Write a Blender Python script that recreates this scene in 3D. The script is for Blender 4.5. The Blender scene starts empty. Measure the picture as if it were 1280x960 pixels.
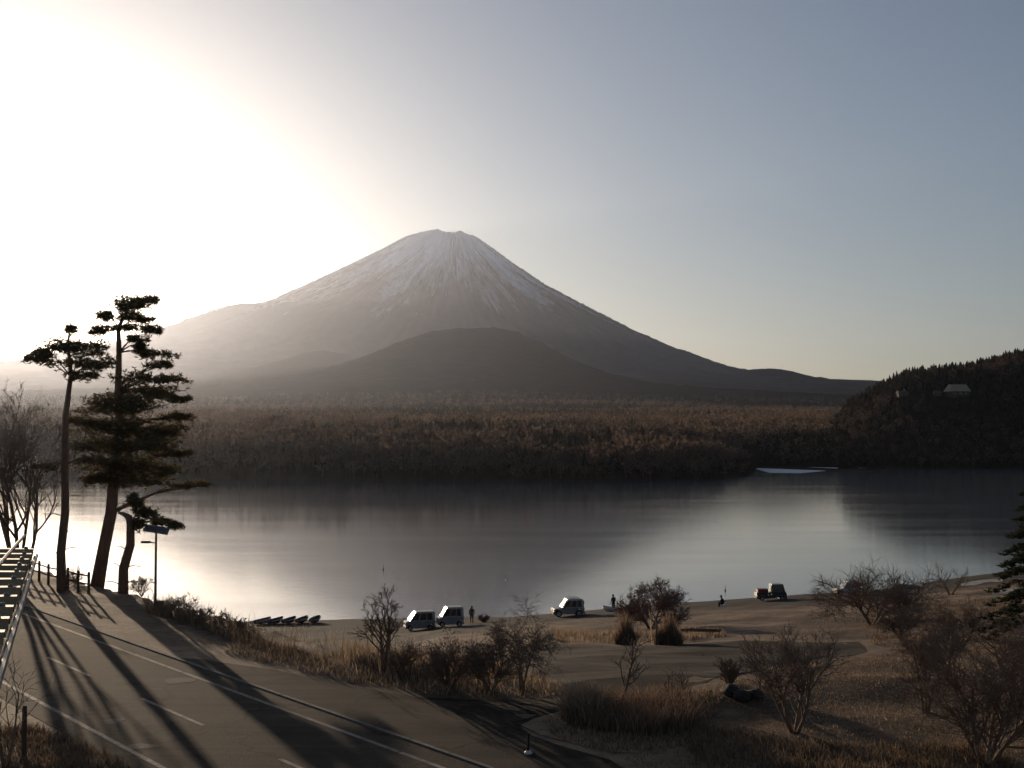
import bpy, bmesh, math, random
import numpy as np
from mathutils import Vector, Matrix
from mathutils.geometry import delaunay_2d_cdt

random.seed(7)
RNG = np.random.default_rng(7)
R = math.radians
SC = bpy.context.scene
COL = SC.collection

# ------------------------------------------------------------------ camera, sky, sun, exposure
CAMZ = 20.0                      # metres above the lake surface (z = 0)
F = 1600.0                       # focal length in pixels of a 1280 wide picture
HOR = 550.0                      # picture row of the horizon
cam_d = bpy.data.cameras.new('camera')
cam_d.sensor_width = 36.0
cam_d.lens = 36.0 * F / 1280.0
cam_d.clip_start = 0.1
cam_d.clip_end = 120000.0
cam = bpy.data.objects.new('camera', cam_d)
COL.objects.link(cam)
cam.location = (0, 0, CAMZ)
cam.rotation_euler = (R(90) + math.atan((HOR - 480.0) / F), 0, 0)
SC.camera = cam

SUN_AZ = -24.0                   # degrees from the view axis (+Y), negative = left
SUN_EL = 6.0
world = bpy.data.worlds.new('World')
SC.world = world
world.use_nodes = True
wn, wl = world.node_tree.nodes, world.node_tree.links
wn.clear()
sky = wn.new('ShaderNodeTexSky')
sky.sky_type = 'NISHITA'
sky.sun_disc = False
sky.sun_elevation = R(SUN_EL)
sky.sun_rotation = R(SUN_AZ)     # 0 = +Y, positive = towards +X
sky.altitude = 900
sky.air_density = 1.0
sky.dust_density = 2.0
sky.ozone_density = 1.5
hs = wn.new('ShaderNodeHueSaturation')
hs.inputs['Saturation'].default_value = 0.82
bg = wn.new('ShaderNodeBackground')
bg.inputs['Strength'].default_value = 0.074
wo = wn.new('ShaderNodeOutputWorld')
wl.new(sky.outputs[0], hs.inputs['Color'])
tn = wn.new('ShaderNodeMix')
tn.data_type = 'RGBA'
tn.blend_type = 'MULTIPLY'
tn.inputs['Factor'].default_value = 1.0
tn.inputs['B'].default_value = (0.94, 0.975, 1.10, 1)
wl.new(hs.outputs[0], tn.inputs['A'])
wl.new(tn.outputs['Result'], bg.inputs['Color'])
wl.new(bg.outputs[0], wo.inputs['Surface'])

sun_d = bpy.data.lights.new('sun', 'SUN')
sun_d.energy = 4.1
sun_d.angle = R(0.5)
sun_d.color = (1.0, 0.77, 0.54)
sun = bpy.data.objects.new('sun', sun_d)
COL.objects.link(sun)
sdir = Vector((math.sin(R(SUN_AZ)) * math.cos(R(SUN_EL)), math.cos(R(SUN_AZ)) * math.cos(R(SUN_EL)), math.sin(R(SUN_EL))))
sun.rotation_euler = sdir.to_track_quat('Z', 'Y').to_euler()

vs = SC.view_settings
vs.view_transform = 'Standard'
vs.look = 'None'
vs.exposure = 0.22
vs.gamma = 1.0
vs.use_curve_mapping = False
SC.render.engine = 'CYCLES'
SC.cycles.use_denoising = True
SC.cycles.max_bounces = 6
SC.cycles.volume_bounces = 1
SC.cycles.transparent_max_bounces = 8
SC.cycles.sample_clamp_indirect = 6.0

# ------------------------------------------------------------------ materials
MATS = {}


def mat(name, col, rough=0.8, col2=None, scale=1.0, bump=0.0, bscale=None, metal=0.0, spec=0.3, attr=None, detail=6.0, stretch=None):
    m = bpy.data.materials.new(name)
    m.use_nodes = True
    nt = m.node_tree
    n, l = nt.nodes, nt.links
    p = n['Principled BSDF']
    p.inputs['Roughness'].default_value = rough
    p.inputs['Metallic'].default_value = metal
    p.inputs['Specular IOR Level'].default_value = spec
    p.inputs['Base Color'].default_value = (*col, 1)
    tc = n.new('ShaderNodeTexCoord')
    src = tc.outputs['Object']
    if stretch:
        mp = n.new('ShaderNodeMapping')
        mp.inputs['Scale'].default_value = stretch
        l.new(src, mp.inputs['Vector'])
        src = mp.outputs[0]
    out = None
    if attr:
        a = n.new('ShaderNodeAttribute')
        a.attribute_name = attr
        out = a.outputs['Color']
    if col2 is not None:
        nz = n.new('ShaderNodeTexNoise')
        nz.inputs['Scale'].default_value = scale
        nz.inputs['Detail'].default_value = detail
        nz.inputs['Roughness'].default_value = 0.65
        l.new(src, nz.inputs['Vector'])
        rp = n.new('ShaderNodeValToRGB')
        rp.color_ramp.elements[0].position = 0.32
        rp.color_ramp.elements[1].position = 0.68
        rp.color_ramp.elements[0].color = (*col, 1)
        rp.color_ramp.elements[1].color = (*col2, 1)
        l.new(nz.outputs['Fac'], rp.inputs['Fac'])
        out = rp.outputs['Color']
    if out is not None:
        l.new(out, p.inputs['Base Color'])
    if bump > 0:
        nb = n.new('ShaderNodeTexNoise')
        nb.inputs['Scale'].default_value = bscale or scale * 6
        nb.inputs['Detail'].default_value = 5
        l.new(src, nb.inputs['Vector'])
        b = n.new('ShaderNodeBump')
        b.inputs['Strength'].default_value = 1.0
        b.inputs['Distance'].default_value = bump
        l.new(nb.outputs['Fac'], b.inputs['Height'])
        l.new(b.outputs[0], p.inputs['Normal'])
    MATS[name] = m
    return m


mat('asphalt', (0.023, 0.017, 0.0125), 0.9, (0.047, 0.034, 0.024), 0.8, 0.012, 14, spec=0.12, detail=9)
mat('asphalt_old', (0.027, 0.0195, 0.014), 0.9, (0.046, 0.033, 0.023), 0.3, 0.012, 30, spec=0.1)
mat('patch', (0.085, 0.08, 0.07), 0.9, (0.06, 0.056, 0.05), 1.5, 0.004, 40)


def wear(m):
    nt = m.node_tree
    n_, l_ = nt.nodes, nt.links
    p_ = n_['Principled BSDF']
    old = p_.inputs['Base Color'].links[0].from_socket
    tc_ = [q for q in n_ if q.type == 'TEX_COORD'][0]
    mp_ = n_.new('ShaderNodeMapping')
    mp_.inputs['Rotation'].default_value = (0, 0, math.atan2(0.8, 0.6))
    mp_.inputs['Scale'].default_value = (0.05, 1.4, 1)
    l_.new(tc_.outputs['Object'], mp_.inputs['Vector'])
    tr_ = n_.new('ShaderNodeTexNoise')              # wheel tracks along the road
    tr_.inputs['Scale'].default_value = 1.0
    tr_.inputs['Detail'].default_value = 3
    l_.new(mp_.outputs[0], tr_.inputs['Vector'])
    wp = n_.new('ShaderNodeTexNoise')
    wp.inputs['Scale'].default_value = 0.9
    wp.inputs['Detail'].default_value = 4
    l_.new(tc_.outputs['Object'], wp.inputs['Vector'])
    ad = n_.new('ShaderNodeVectorMath')
    ad.operation = 'MULTIPLY_ADD'
    ad.inputs[1].default_value = (2.2, 2.2, 2.2)
    l_.new(wp.outputs['Color'], ad.inputs[0])
    l_.new(tc_.outputs['Object'], ad.inputs[2])
    vo_ = n_.new('ShaderNodeTexVoronoi')
    vo_.feature = 'DISTANCE_TO_EDGE'
    vo_.inputs['Scale'].default_value = 0.16
    l_.new(ad.outputs[0], vo_.inputs['Vector'])
    ck = n_.new('ShaderNodeMapRange')               # cracks
    ck.inputs['From Min'].default_value = 0.006
    ck.inputs['From Max'].default_value = 0.02
    ck.inputs['To Min'].default_value = 0.22
    ck.inputs['To Max'].default_value = 1.0
    l_.new(vo_.outputs['Distance'], ck.inputs['Value'])
    tm = n_.new('ShaderNodeMapRange')
    tm.inputs['From Min'].default_value = 0.35
    tm.inputs['From Max'].default_value = 0.65
    tm.inputs['To Min'].default_value = 0.55
    tm.inputs['To Max'].default_value = 1.4
    l_.new(tr_.outputs['Fac'], tm.inputs['Value'])
    mu = n_.new('ShaderNodeMath')
    mu.operation = 'MULTIPLY'
    l_.new(ck.outputs[0], mu.inputs[0])
    l_.new(tm.outputs[0], mu.inputs[1])
    sc_ = n_.new('ShaderNodeVectorMath')
    sc_.operation = 'SCALE'
    l_.new(old, sc_.inputs[0])
    l_.new(mu.outputs[0], sc_.inputs['Scale'])
    l_.new(sc_.outputs[0], p_.inputs['Base Color'])


wear(MATS['asphalt'])
wear(MATS['asphalt_old'])
mat('paint', (0.36, 0.31, 0.26), 0.8, (0.07, 0.056, 0.044), 1.6, 0.001, 60, detail=10)
mat('concrete', (0.16, 0.15, 0.135), 0.9, (0.09, 0.085, 0.075), 2.0, 0.004, 30)
mat('bark', (0.12, 0.08, 0.055), 0.95, (0.22, 0.15, 0.10), 3.0, 0.02, 12, stretch=(1, 1, 0.3))
mat('pine_bark', (0.13, 0.075, 0.05), 0.95, (0.24, 0.14, 0.09), 2.5, 0.03, 9, stretch=(1, 1, 0.35))
mat('twig', (0.19, 0.132, 0.096), 0.9)
mat('twig_red', (0.21, 0.128, 0.1), 0.9)
mat('needles', (0.03, 0.04, 0.018), 0.8, attr='col')
mat('plant', (0.1, 0.08, 0.05), 0.9, attr='col')
for nm_, fr_ in (('plant', 0.4), ('needles', 0.45), ('twig', 0.0)):
    if fr_:
        nt_ = MATS[nm_].node_tree
        tl_ = nt_.nodes.new('ShaderNodeBsdfTranslucent')
        mx_ = nt_.nodes.new('ShaderNodeMixShader')
        mx_.inputs[0].default_value = fr_
        at_ = [q for q in nt_.nodes if q.type == 'ATTRIBUTE'][0]
        nt_.links.new(at_.outputs['Color'], tl_.inputs['Color'])
        nt_.links.new(nt_.nodes['Principled BSDF'].outputs[0], mx_.inputs[1])
        nt_.links.new(tl_.outputs[0], mx_.inputs[2])
        nt_.links.new(mx_.outputs[0], nt_.nodes['Material Output'].inputs['Surface'])
mat('wood', (0.10, 0.07, 0.048), 0.85, (0.06, 0.043, 0.03), 4, 0.004, 20, stretch=(1, 1, 0.2))
mat('roof_metal', (0.42, 0.29, 0.16), 0.6, (0.25, 0.165, 0.09), 2.5, 0.002, 20, metal=0.0, spec=0.25)
mat('steel', (0.25, 0.25, 0.25), 0.4, metal=0.8)
mat('grey_paint', (0.07, 0.065, 0.06), 0.5, (0.09, 0.083, 0.075), 6)
mat('panel_glass', (0.01, 0.01, 0.012), 0.35, spec=0.3)
mat('lamp_white', (0.6, 0.6, 0.58), 0.4)
mat('white_car', (0.75, 0.75, 0.73), 0.25, (0.7, 0.69, 0.66), 3, spec=0.6)
mat('silver_car', (0.36, 0.34, 0.32), 0.3, (0.3, 0.28, 0.26), 3, metal=0.4, spec=0.6)
mat('dark_car', (0.035, 0.04, 0.045), 0.25, (0.05, 0.052, 0.055), 3, spec=0.6)
mat('red_paint', (0.22, 0.03, 0.025), 0.4)
mat('glass', (0.01, 0.012, 0.014), 0.12, spec=0.8)
mat('tyre', (0.012, 0.012, 0.012), 0.9)
mat('rim', (0.4, 0.4, 0.4), 0.35, metal=0.8)
mat('lens_red', (0.3, 0.02, 0.02), 0.2, spec=0.6)
mat('lens_clear', (0.7, 0.7, 0.7), 0.1, spec=0.8)
mat('black_trim', (0.015, 0.015, 0.015), 0.6)
mat('plate', (0.7, 0.7, 0.6), 0.5)
mat('boat_hull', (0.6, 0.6, 0.58), 0.45, (0.45, 0.45, 0.43), 2)
mat('boat_dark', (0.05, 0.055, 0.06), 0.6, (0.07, 0.07, 0.07), 3)
mat('skin', (0.42, 0.27, 0.2), 0.6)
mat('jacket_dark', (0.02, 0.022, 0.03), 0.9)
mat('jacket_brown', (0.10, 0.06, 0.04), 0.9)
mat('cooler_white', (0.7, 0.7, 0.68), 0.5)
mat('rock', (0.03, 0.026, 0.022), 0.9, (0.06, 0.05, 0.042), 3, 0.03, 8)
mat('ice', (0.62, 0.62, 0.64), 0.5, (0.45, 0.45, 0.48), 0.05)
mat('old_snow', (0.34, 0.32, 0.31), 0.8, (0.14, 0.12, 0.1), 0.9)
mat('building_wall', (0.08, 0.06, 0.045), 0.8, (0.06, 0.045, 0.034), 0.3)
mat('building_roof', (0.34, 0.27, 0.2), 0.7, (0.28, 0.22, 0.16), 0.5)
mat('cone_orange', (0.5, 0.09, 0.03), 0.6)

# ------------------------------------------------------------------ mesh helpers


class MB:
    def __init__(self):
        self.v, self.f = [], []

    def tube(self, pts, rads, sides=5, cap=True):
        pts = [Vector(p) for p in pts]
        base = len(self.v)
        n = len(pts)
        ref = Vector((0.31, 0.95, 0.05))
        for i, p in enumerate(pts):
            t = (pts[min(i + 1, n - 1)] - pts[max(i - 1, 0)])
            if t.length < 1e-9:
                t = Vector((0, 0, 1))
            t.normalize()
            a = t.cross(ref)
            if a.length < 1e-3:
                a = t.cross(Vector((1, 0, 0)))
            a.normalize()
            b = t.cross(a)
            for k in range(sides):
                th = 2 * math.pi * k / sides
                q = p + (a * math.cos(th) + b * math.sin(th)) * rads[i]
                self.v.append((q.x, q.y, q.z))
        for i in range(n - 1):
            for k in range(sides):
                k2 = (k + 1) % sides
                self.f.append((base + i * sides + k, base + i * sides + k2, base + (i + 1) * sides + k2, base + (i + 1) * sides + k))
        if cap:
            self.f.append(tuple(base + k for k in range(sides))[::-1])
            self.f.append(tuple(base + (n - 1) * sides + k for k in range(sides)))

    def box(self, c, s, rz=0.0, taper=(1, 1), shift=(0, 0)):
        b = len(self.v)
        cz, sz = math.cos(rz), math.sin(rz)
        for z in (-1, 1):
            tx, ty = (taper if z > 0 else (1, 1))
            ox, oy = (shift if z > 0 else (0, 0))
            for x, y in ((-1, -1), (1, -1), (1, 1), (-1, 1)):
                px, py = x * s[0] / 2 * tx + ox, y * s[1] / 2 * ty + oy
                self.v.append((c[0] + px * cz - py * sz, c[1] + px * sz + py * cz, c[2] + z * s[2] / 2))
        for q in ((3, 2, 1, 0), (4, 5, 6, 7), (0, 1, 5, 4), (1, 2, 6, 5), (2, 3, 7, 6), (3, 0, 4, 7)):
            self.f.append(tuple(b + i for i in q))

    def prism(self, poly, y0, y1, inset=None):
        """poly in x,z extruded along y; optional list of per-vertex y insets"""
        b = len(self.v)
        n = len(poly)
        ins = inset or [0] * n
        for (x, z), k in zip(poly, ins):
            self.v.append((x, y0 + k, z))
        for (x, z), k in zip(poly, ins):
            self.v.append((x, y1 - k, z))
        self.f.append(tuple(range(b, b + n)))
        self.f.append(tuple(range(b + 2 * n - 1, b + n - 1, -1)))
        for i in range(n):
            j = (i + 1) % n
            self.f.append((b + j, b + i, b + n + i, b + n + j))

    def lathe(self, prof, c=(0, 0, 0), axis='z', sides=16):
        b = len(self.v)
        for r, h in prof:
            for k in range(sides):
                t = 2 * math.pi * k / sides
                a, d = r * math.cos(t), r * math.sin(t)
                p = (a, d, h) if axis == 'z' else (a, h, d)
                self.v.append((c[0] + p[0], c[1] + p[1], c[2] + p[2]))
        for i in range(len(prof) - 1):
            for k in range(sides):
                k2 = (k + 1) % sides
                self.f.append((b + i * sides + k, b + i * sides + k2, b + (i + 1) * sides + k2, b + (i + 1) * sides + k))

    def build(self, name, m, parent=None, smooth=False, bevel=0.0):
        me = bpy.data.meshes.new(name)
        me.from_pydata(self.v, [], self.f)
        if bevel > 0:
            bm = bmesh.new()
            bm.from_mesh(me)
            bmesh.ops.bevel(bm, geom=[e for e in bm.edges if len(e.link_faces) == 2 and e.calc_face_angle(0) > 0.35], offset=bevel, segments=2, affect='EDGES', clamp_overlap=True)
            bmesh.ops.recalc_face_normals(bm, faces=bm.faces)
            bm.to_mesh(me)
            bm.free()
        me.update()
        if smooth:
            me.shade_smooth()
        return link(name, me, m, parent)


def link(name, me, m, parent=None):
    if m:
        me.materials.append(MATS[m] if isinstance(m, str) else m)
    o = bpy.data.objects.new(name, me)
    COL.objects.link(o)
    if parent is not None:
        o.parent = parent
    return o


def np_mesh(name, V, Fc, m=None, parent=None, smooth=False, col=None):
    """V (n,3), Fc (k,3) or (k,4) arrays; col (n,3) optional point colours"""
    me = bpy.data.meshes.new(name)
    V = np.ascontiguousarray(V, dtype=np.float32)
    Fc = np.ascontiguousarray(Fc, dtype=np.int32)
    k, w = Fc.shape
    me.vertices.add(len(V))
    me.vertices.foreach_set('co', V.ravel())
    me.loops.add(k * w)
    me.loops.foreach_set('vertex_index', Fc.ravel())
    me.polygons.add(k)
    me.polygons.foreach_set('loop_start', np.arange(0, k * w, w, dtype=np.int32))
    me.update(calc_edges=True)
    if smooth:
        me.shade_smooth()
    if col is not None:
        at = me.attributes.new('col', 'FLOAT_COLOR', 'POINT')
        c4 = np.ones((len(V), 4), dtype=np.float32)
        c4[:, :3] = col
        at.data.foreach_set('color', c4.ravel())
    return link(name, me, m, parent)


def tag(o, label=None, cat=None, group=None, kind=None):
    if label:
        o['label'] = label
    if cat:
        o['category'] = cat
    if group:
        o['group'] = group
    if kind:
        o['kind'] = kind
    return o


def empty(name, loc, rz=0.0, label=None, cat=None, group=None):
    o = bpy.data.objects.new(name, None)
    o.empty_display_size = 0.2
    COL.objects.link(o)
    o.location = loc
    o.rotation_euler = (0, 0, rz)
    return tag(o, label, cat, group)


def copy_tree(o, parent=None):
    c = o.copy()
    COL.objects.link(c)
    c.parent = parent
    for ch in o.children:
        copy_tree(ch, c)
    return c


# ------------------------------------------------------------------ near ground
H0 = 8.5
NX, NY = 0.8, 0.6                # normal of the road axis; the axis itself runs along (0.6, -0.8)
DS_A = [-3, -1, -0.4, -0.3, -0.2, 0, 0.1625, 0.2875, 0.4, 0.6, 1.2, 3]
DS_D = [80, 110, 125, 135, 143, 146, 161, 173, 200, 235, 250, 250]


def Z(x, y):
    x = np.asarray(x, dtype=float)
    y = np.asarray(y, dtype=float)
    d = np.maximum(y, 1.0)
    a = np.clip(x / d, -3, 3)
    ds = np.interp(a, DS_A, DS_D)
    den = np.maximum(0.8 * a + 0.6, 0.12)
    dc = np.clip(26.0 / den, 46.0, None)
    dc = np.minimum(dc, ds - 22)
    t = (d - dc) / (ds - dc)
    q = np.interp(a, [-0.3, -0.16, -0.05, 0.02], [3.2, 2.4, 1.2, 1.0])
    f = np.clip(t, 0, 1)
    f = 0.72 * (1 - (1 - f) ** q) + 0.28 * f
    h = H0 + (20.0 - H0) * f
    h = h + np.clip((d - ds) * 0.09, 0, 5)
    n = NX * x + NY * y
    w = np.clip((n - 21.0) / 4.0, 0, 1) * np.clip((ds - d) / 25.0, 0.15, 1)
    bumps = (0.10 * np.sin(x * 0.43 + 1.3) * np.sin(y * 0.37 + x * 0.11) + 0.07 * np.sin(x * 0.9 + y * 0.6) + 0.05 * np.sin(y * 1.1 - x * 0.5 + 2))
    return CAMZ - h + bumps * w


def zz(x, y):
    return float(Z(x, y))


def ray(px, py):
    return (px - 640.0) / F, (HOR - py) / F      # dx, dz per metre of depth


def gp(px, py):
    """where the line of sight of a picture point meets the near ground"""
    a, e = ray(px, py)
    ys = np.linspace(20, 260, 4801)
    dz = (CAMZ + e * ys) - Z(a * ys, ys)
    idx = np.where(dz < 0)[0]
    y = float(ys[idx[0]]) if len(idx) else 140.0
    return a * y, y, zz(a * y, y)


xs = np.concatenate([np.arange(-260, -70, 5.0), np.arange(-70, 75, 0.9), np.arange(75, 300, 5.0)])
ys = np.concatenate([np.arange(-60, 20, 5.0), np.arange(20, 190, 0.8), np.arange(190, 330, 4.0)])
X, Y = np.meshgrid(xs, ys)
nx_, ny_ = len(xs), len(ys)
GV = np.stack([X.ravel(), Y.ravel(), Z(X, Y).ravel()], 1)
I = np.arange(nx_ * ny_).reshape(ny_, nx_)
GQ = np.stack([I[:-1, :-1].ravel(), I[:-1, 1:].ravel(), I[1:, 1:].ravel(), I[1:, :-1].ravel()], 1)

gm = bpy.data.materials.new('ground_earth')
gm.use_nodes = True
n, l = gm.node_tree.nodes, gm.node_tree.links
p = n['Principled BSDF']
p.inputs['Roughness'].default_value = 0.82
p.inputs['Specular IOR Level'].default_value = 0.15
tc = n.new('ShaderNodeTexCoord')


def noise(scale, det=6, rough=0.6, src=None, vec=None):
    q = n.new('ShaderNodeTexNoise')
    q.inputs['Scale'].default_value = scale
    q.inputs['Detail'].default_value = det
    q.inputs['Roughness'].default_value = rough
    l.new(vec or tc.outputs['Object'], q.inputs['Vector'])
    return q


def ramp(fac, stops):
    q = n.new('ShaderNodeValToRGB')
    el = q.color_ramp.elements
    while len(el) < len(stops):
        el.new(0.5)
    for e, (pos, c) in zip(el, stops):
        e.position = pos
        e.color = (*c, 1)
    l.new(fac, q.inputs['Fac'])
    return q


def mixc(fac, a, b):
    q = n.new('ShaderNodeMix')
    q.data_type = 'RGBA'
    if isinstance(fac, float):
        q.inputs['Factor'].default_value = fac
    else:
        l.new(fac, q.inputs['Factor'])
    l.new(a, q.inputs['A'])
    l.new(b, q.inputs['B'])
    return q.outputs['Result']


big = noise(0.12)
fine = noise(1.7, 8, 0.7)
soil = ramp(fine.outputs['Fac'], [(0.3, (0.058, 0.038, 0.024)), (0.62, (0.135, 0.088, 0.055))])
dry = ramp(fine.outputs['Fac'], [(0.3, (0.14, 0.092, 0.058)), (0.62, (0.31, 0.212, 0.132))])
bigr = ramp(big.outputs['Fac'], [(0.42, (0, 0, 0)), (0.58, (1, 1, 1))])
grassmix = mixc(bigr.outputs['Color'], soil.outputs['Color'], dry.outputs['Color'])
beach = ramp(fine.outputs['Fac'], [(0.3, (0.026, 0.019, 0.013)), (0.65, (0.055, 0.04, 0.028))])
sep = n.new('ShaderNodeSeparateXYZ')
l.new(tc.outputs['Object'], sep.inputs[0])
mr = n.new('ShaderNodeMapRange')
mr.inputs['From Min'].default_value = 3.2
mr.inputs['From Max'].default_value = 4.6
l.new(sep.outputs['Z'], mr.inputs['Value'])
l.new(mixc(mr.outputs[0], beach.outputs['Color'], grassmix), p.inputs['Base Color'])
b = n.new('ShaderNodeBump')
b.inputs['Distance'].default_value = 0.08
l.new(noise(5.0, 8, 0.7).outputs['Fac'], b.inputs['Height'])
l.new(b.outputs[0], p.inputs['Normal'])
def drape(name, poly, off, m, step=1.5, parent=None):
    """sheet inside the x,y outline that follows the ground"""
    P = [Vector((x, y)) for x, y in poly]
    pts, edges = [], []
    for i, a in enumerate(P):
        b_ = P[(i + 1) % len(P)]
        k = max(1, int((b_ - a).length / step))
        for j in range(k):
            pts.append(a.lerp(b_, j / k))
    nb = len(pts)
    edges = [(i, (i + 1) % nb) for i in range(nb)]
    x0, x1 = min(q.x for q in P), max(q.x for q in P)
    y0, y1 = min(q.y for q in P), max(q.y for q in P)
    for gx in np.arange(x0 + step / 2, x1, step):
        for gy in np.arange(y0 + step / 2, y1, step):
            pts.append(Vector((gx, gy)))
    vo, eo, fo, *_ = delaunay_2d_cdt(pts, edges, [list(range(nb))], 1, 1e-4)
    vv = [(q.x, q.y, zz(q.x, q.y) + off) for q in vo]
    me = bpy.data.meshes.new(name)
    me.from_pydata(vv, [], [tuple(f) for f in fo])
    me.update()
    o = link(name, me, m, parent)
    bm = bmesh.new()
    bm.from_mesh(me)
    bmesh.ops.recalc_face_normals(bm, faces=bm.faces)
    if sum(f.normal.z for f in bm.faces) < 0:
        bmesh.ops.reverse_faces(bm, faces=bm.faces)
    bm.to_mesh(me)
    bm.free()
    return o


def RD(s, nn):
    """road coordinates (along, across) -> x, y"""
    return (0.6 * s + NX * nn, -0.8 * s + NY * nn)


# ------------------------------------------------------------------ road, kerb, markings, car park
road = drape('road', [RD(-125, 12.1), RD(40, 12.1), RD(40, 19.55), RD(-125, 19.55)], 0.010, 'asphalt', 2.5)
tag(road, 'two lane asphalt road with painted lines', 'road', kind='structure')


def stripe(name, s0, s1, nn, w):
    bm_ = MB()
    k = max(1, int((s1 - s0) / 2.0))
    for i in range(k + 1):
        s = s0 + (s1 - s0) * i / k
        for sg in (-1, 1):
            x, y = RD(s, nn + sg * w / 2)
            bm_.v.append((x, y, zz(x, y) + 0.016))
    for i in range(k):
        bm_.f.append((2 * i, 2 * i + 2, 2 * i + 3, 2 * i + 1))
    return bm_.build(name, 'paint', road)


for s0 in np.arange(-120, 40, 15.0):
    stripe('edge_line', s0, s0 + 14.9, 18.7, 0.16)
for s0 in np.arange(-58, 40, 15.0):
    stripe('edge_line', s0, s0 + 14.9, 12.9, 0.16)
for s0 in np.arange(-111.3, 40, 10.0):
    stripe('centre_dash', s0, s0 + 5.0, 15.75, 0.14)


def blob(name, px, py, rx, ry, m, off, parent, seed=0):
    cx, cy, _ = gp(px, py)
    rr = random.Random(seed)
    pl = []
    for k in range(14):
        t = 2 * math.pi * k / 14
        q = rr.uniform(0.75, 1.15)
        pl.append((cx + rx * q * math.cos(t), cy + ry * q * math.sin(t)))
    return drape(name, pl, off, m, 0.8, parent)


for i, (px, py, rx, ry) in enumerate(((228, 848, 0.55, 0.6), (147, 898, 0.32, 0.4), (182, 929, 0.45, 0.35))):
    blob('repair_patch', px, py, rx, ry, 'patch', 0.015, road, i)

sand_xy = [gp(*q)[:2] for q in ((651, 903), (668, 895), (700, 886), (724, 884), (716, 894), (706, 903), (735, 914), (775, 926), (800, 938), (765, 936), (715, 925), (675, 915))]
mat('sand', (0.2, 0.135, 0.085), 0.95, (0.34, 0.235, 0.15), 2.0, 0.02, 9, spec=0.1)
tag(drape('path', sand_xy, 0.02, 'sand', 1.0), 'bare sandy edge of the traffic island', 'path', kind='structure')

# raised kerb between road and apron
kb = empty('kerb', (0, 0, 0))
tag(kb, 'low concrete kerb along the lake side of the road', 'kerb', kind='structure')
for s0 in np.arange(-125, -21.0, 2.0):
    m_ = MB()
    x, y = RD(s0 + 1.0, 19.66)
    m_.box((x, y, zz(x, y) + 0.012), (1.985, 0.16, 0.07), math.atan2(-0.8, 0.6))
    m_.build('kerb_stone', 'concrete', kb, bevel=0.012)

apron_px = [(255, 822), (340, 834), (400, 846), (450, 857), (520, 868), (600, 872), (700, 872), (716, 864), (700, 853), (672, 842), (640, 832), (630, 822), (660, 812), (700, 806), (770, 806), (860, 803), (960, 800), (1070, 800), (1080, 812),
            (1010, 824), (950, 834), (905, 842), (880, 850), (840, 862), (800, 872), (750, 880), (700, 886), (665, 896), (650, 905), (665, 916), (700, 928), (760, 945)]
apron_xy = [gp(*q)[:2] for q in apron_px]
apron_xy += [RD(-16, 19.76), RD(-24, 19.76), RD(-40, 19.76), RD(-48, 19.76)]
apron = drape('pavement', apron_xy, 0.012, 'asphalt_old', 1.5)
tag(apron, 'worn asphalt turning area and drive to the lake shore', 'pavement', kind='structure')



def inside(px_, py_, poly):
    r_ = np.zeros(px_.shape, bool)
    k = len(poly)
    for i in range(k):
        x0, y0 = poly[i]
        x1, y1 = poly[(i + 1) % k]
        c = ((y0 > py_) != (y1 > py_)) & (px_ < (x1 - x0) * (py_ - y0) / (y1 - y0 + 1e-12) + x0)
        r_ ^= c
    return r_




def edge_dist(px_, py_, poly):
    r_ = np.full(px_.shape, 1e9)
    k = len(poly)
    for i in range(k):
        ax, ay = poly[i]
        bx_, by_ = poly[(i + 1) % k]
        ex, ey = bx_ - ax, by_ - ay
        t = np.clip(((px_ - ax) * ex + (py_ - ay) * ey) / (ex * ex + ey * ey + 1e-9), 0, 1)
        r_ = np.minimum(r_, np.hypot(px_ - ax - t * ex, py_ - ay - t * ey))
    return r_


ROADP = [RD(-125, 12.1), RD(40, 12.1), RD(40, 19.7), RD(-125, 19.7)]
sunk = inside(GV[:, 0], GV[:, 1], apron_xy) & (edge_dist(GV[:, 0], GV[:, 1], apron_xy) > 0.95) | inside(GV[:, 0], GV[:, 1], ROADP) & (edge_dist(GV[:, 0], GV[:, 1], ROADP) > 0.95)
GV[:, 2] -= np.where(sunk, 0.05, 0)
ground = np_mesh('ground', GV, GQ, gm, smooth=True)
tag(ground, 'brown earth and dry grass slope running down to the shore', 'ground', kind='structure')

# ------------------------------------------------------------------ lake
lm = bpy.data.materials.new('lake_water')
lm.use_nodes = True
n, l = lm.node_tree.nodes, lm.node_tree.links
p = n['Principled BSDF']
p.inputs['Base Color'].default_value = (0.10, 0.108, 0.12, 1)
p.inputs['Roughness'].default_value = 0.07
p.inputs['IOR'].default_value = 1.33
tc = n.new('ShaderNodeTexCoord')
mp = n.new('ShaderNodeMapping')
mp.inputs['Scale'].default_value = (0.012, 0.06, 1)
l.new(tc.outputs['Object'], mp.inputs['Vector'])
wv = noise(1.0, 5, 0.6, vec=mp.outputs[0])
rr_ = n.new('ShaderNodeMapRange')           # calm and rippled stretches of water
rr_.inputs['From Min'].default_value = 0.35
rr_.inputs['From Max'].default_value = 0.7
rr_.inputs['To Min'].default_value = 0.065
rr_.inputs['To Max'].default_value = 0.105
l.new(wv.outputs['Fac'], rr_.inputs['Value'])
l.new(rr_.outputs[0], p.inputs['Roughness'])
mp2 = n.new('ShaderNodeMapping')
mp2.inputs['Scale'].default_value = (0.5, 1.2, 1)
l.new(tc.outputs['Object'], mp2.inputs['Vector'])
rip = noise(1.0, 4, 0.55, vec=mp2.outputs[0])
b = n.new('ShaderNodeBump')
b.inputs['Strength'].default_value = 0.35
b.inputs['Distance'].default_value = 0.02
l.new(rip.outputs['Fac'], b.inputs['Height'])
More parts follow.
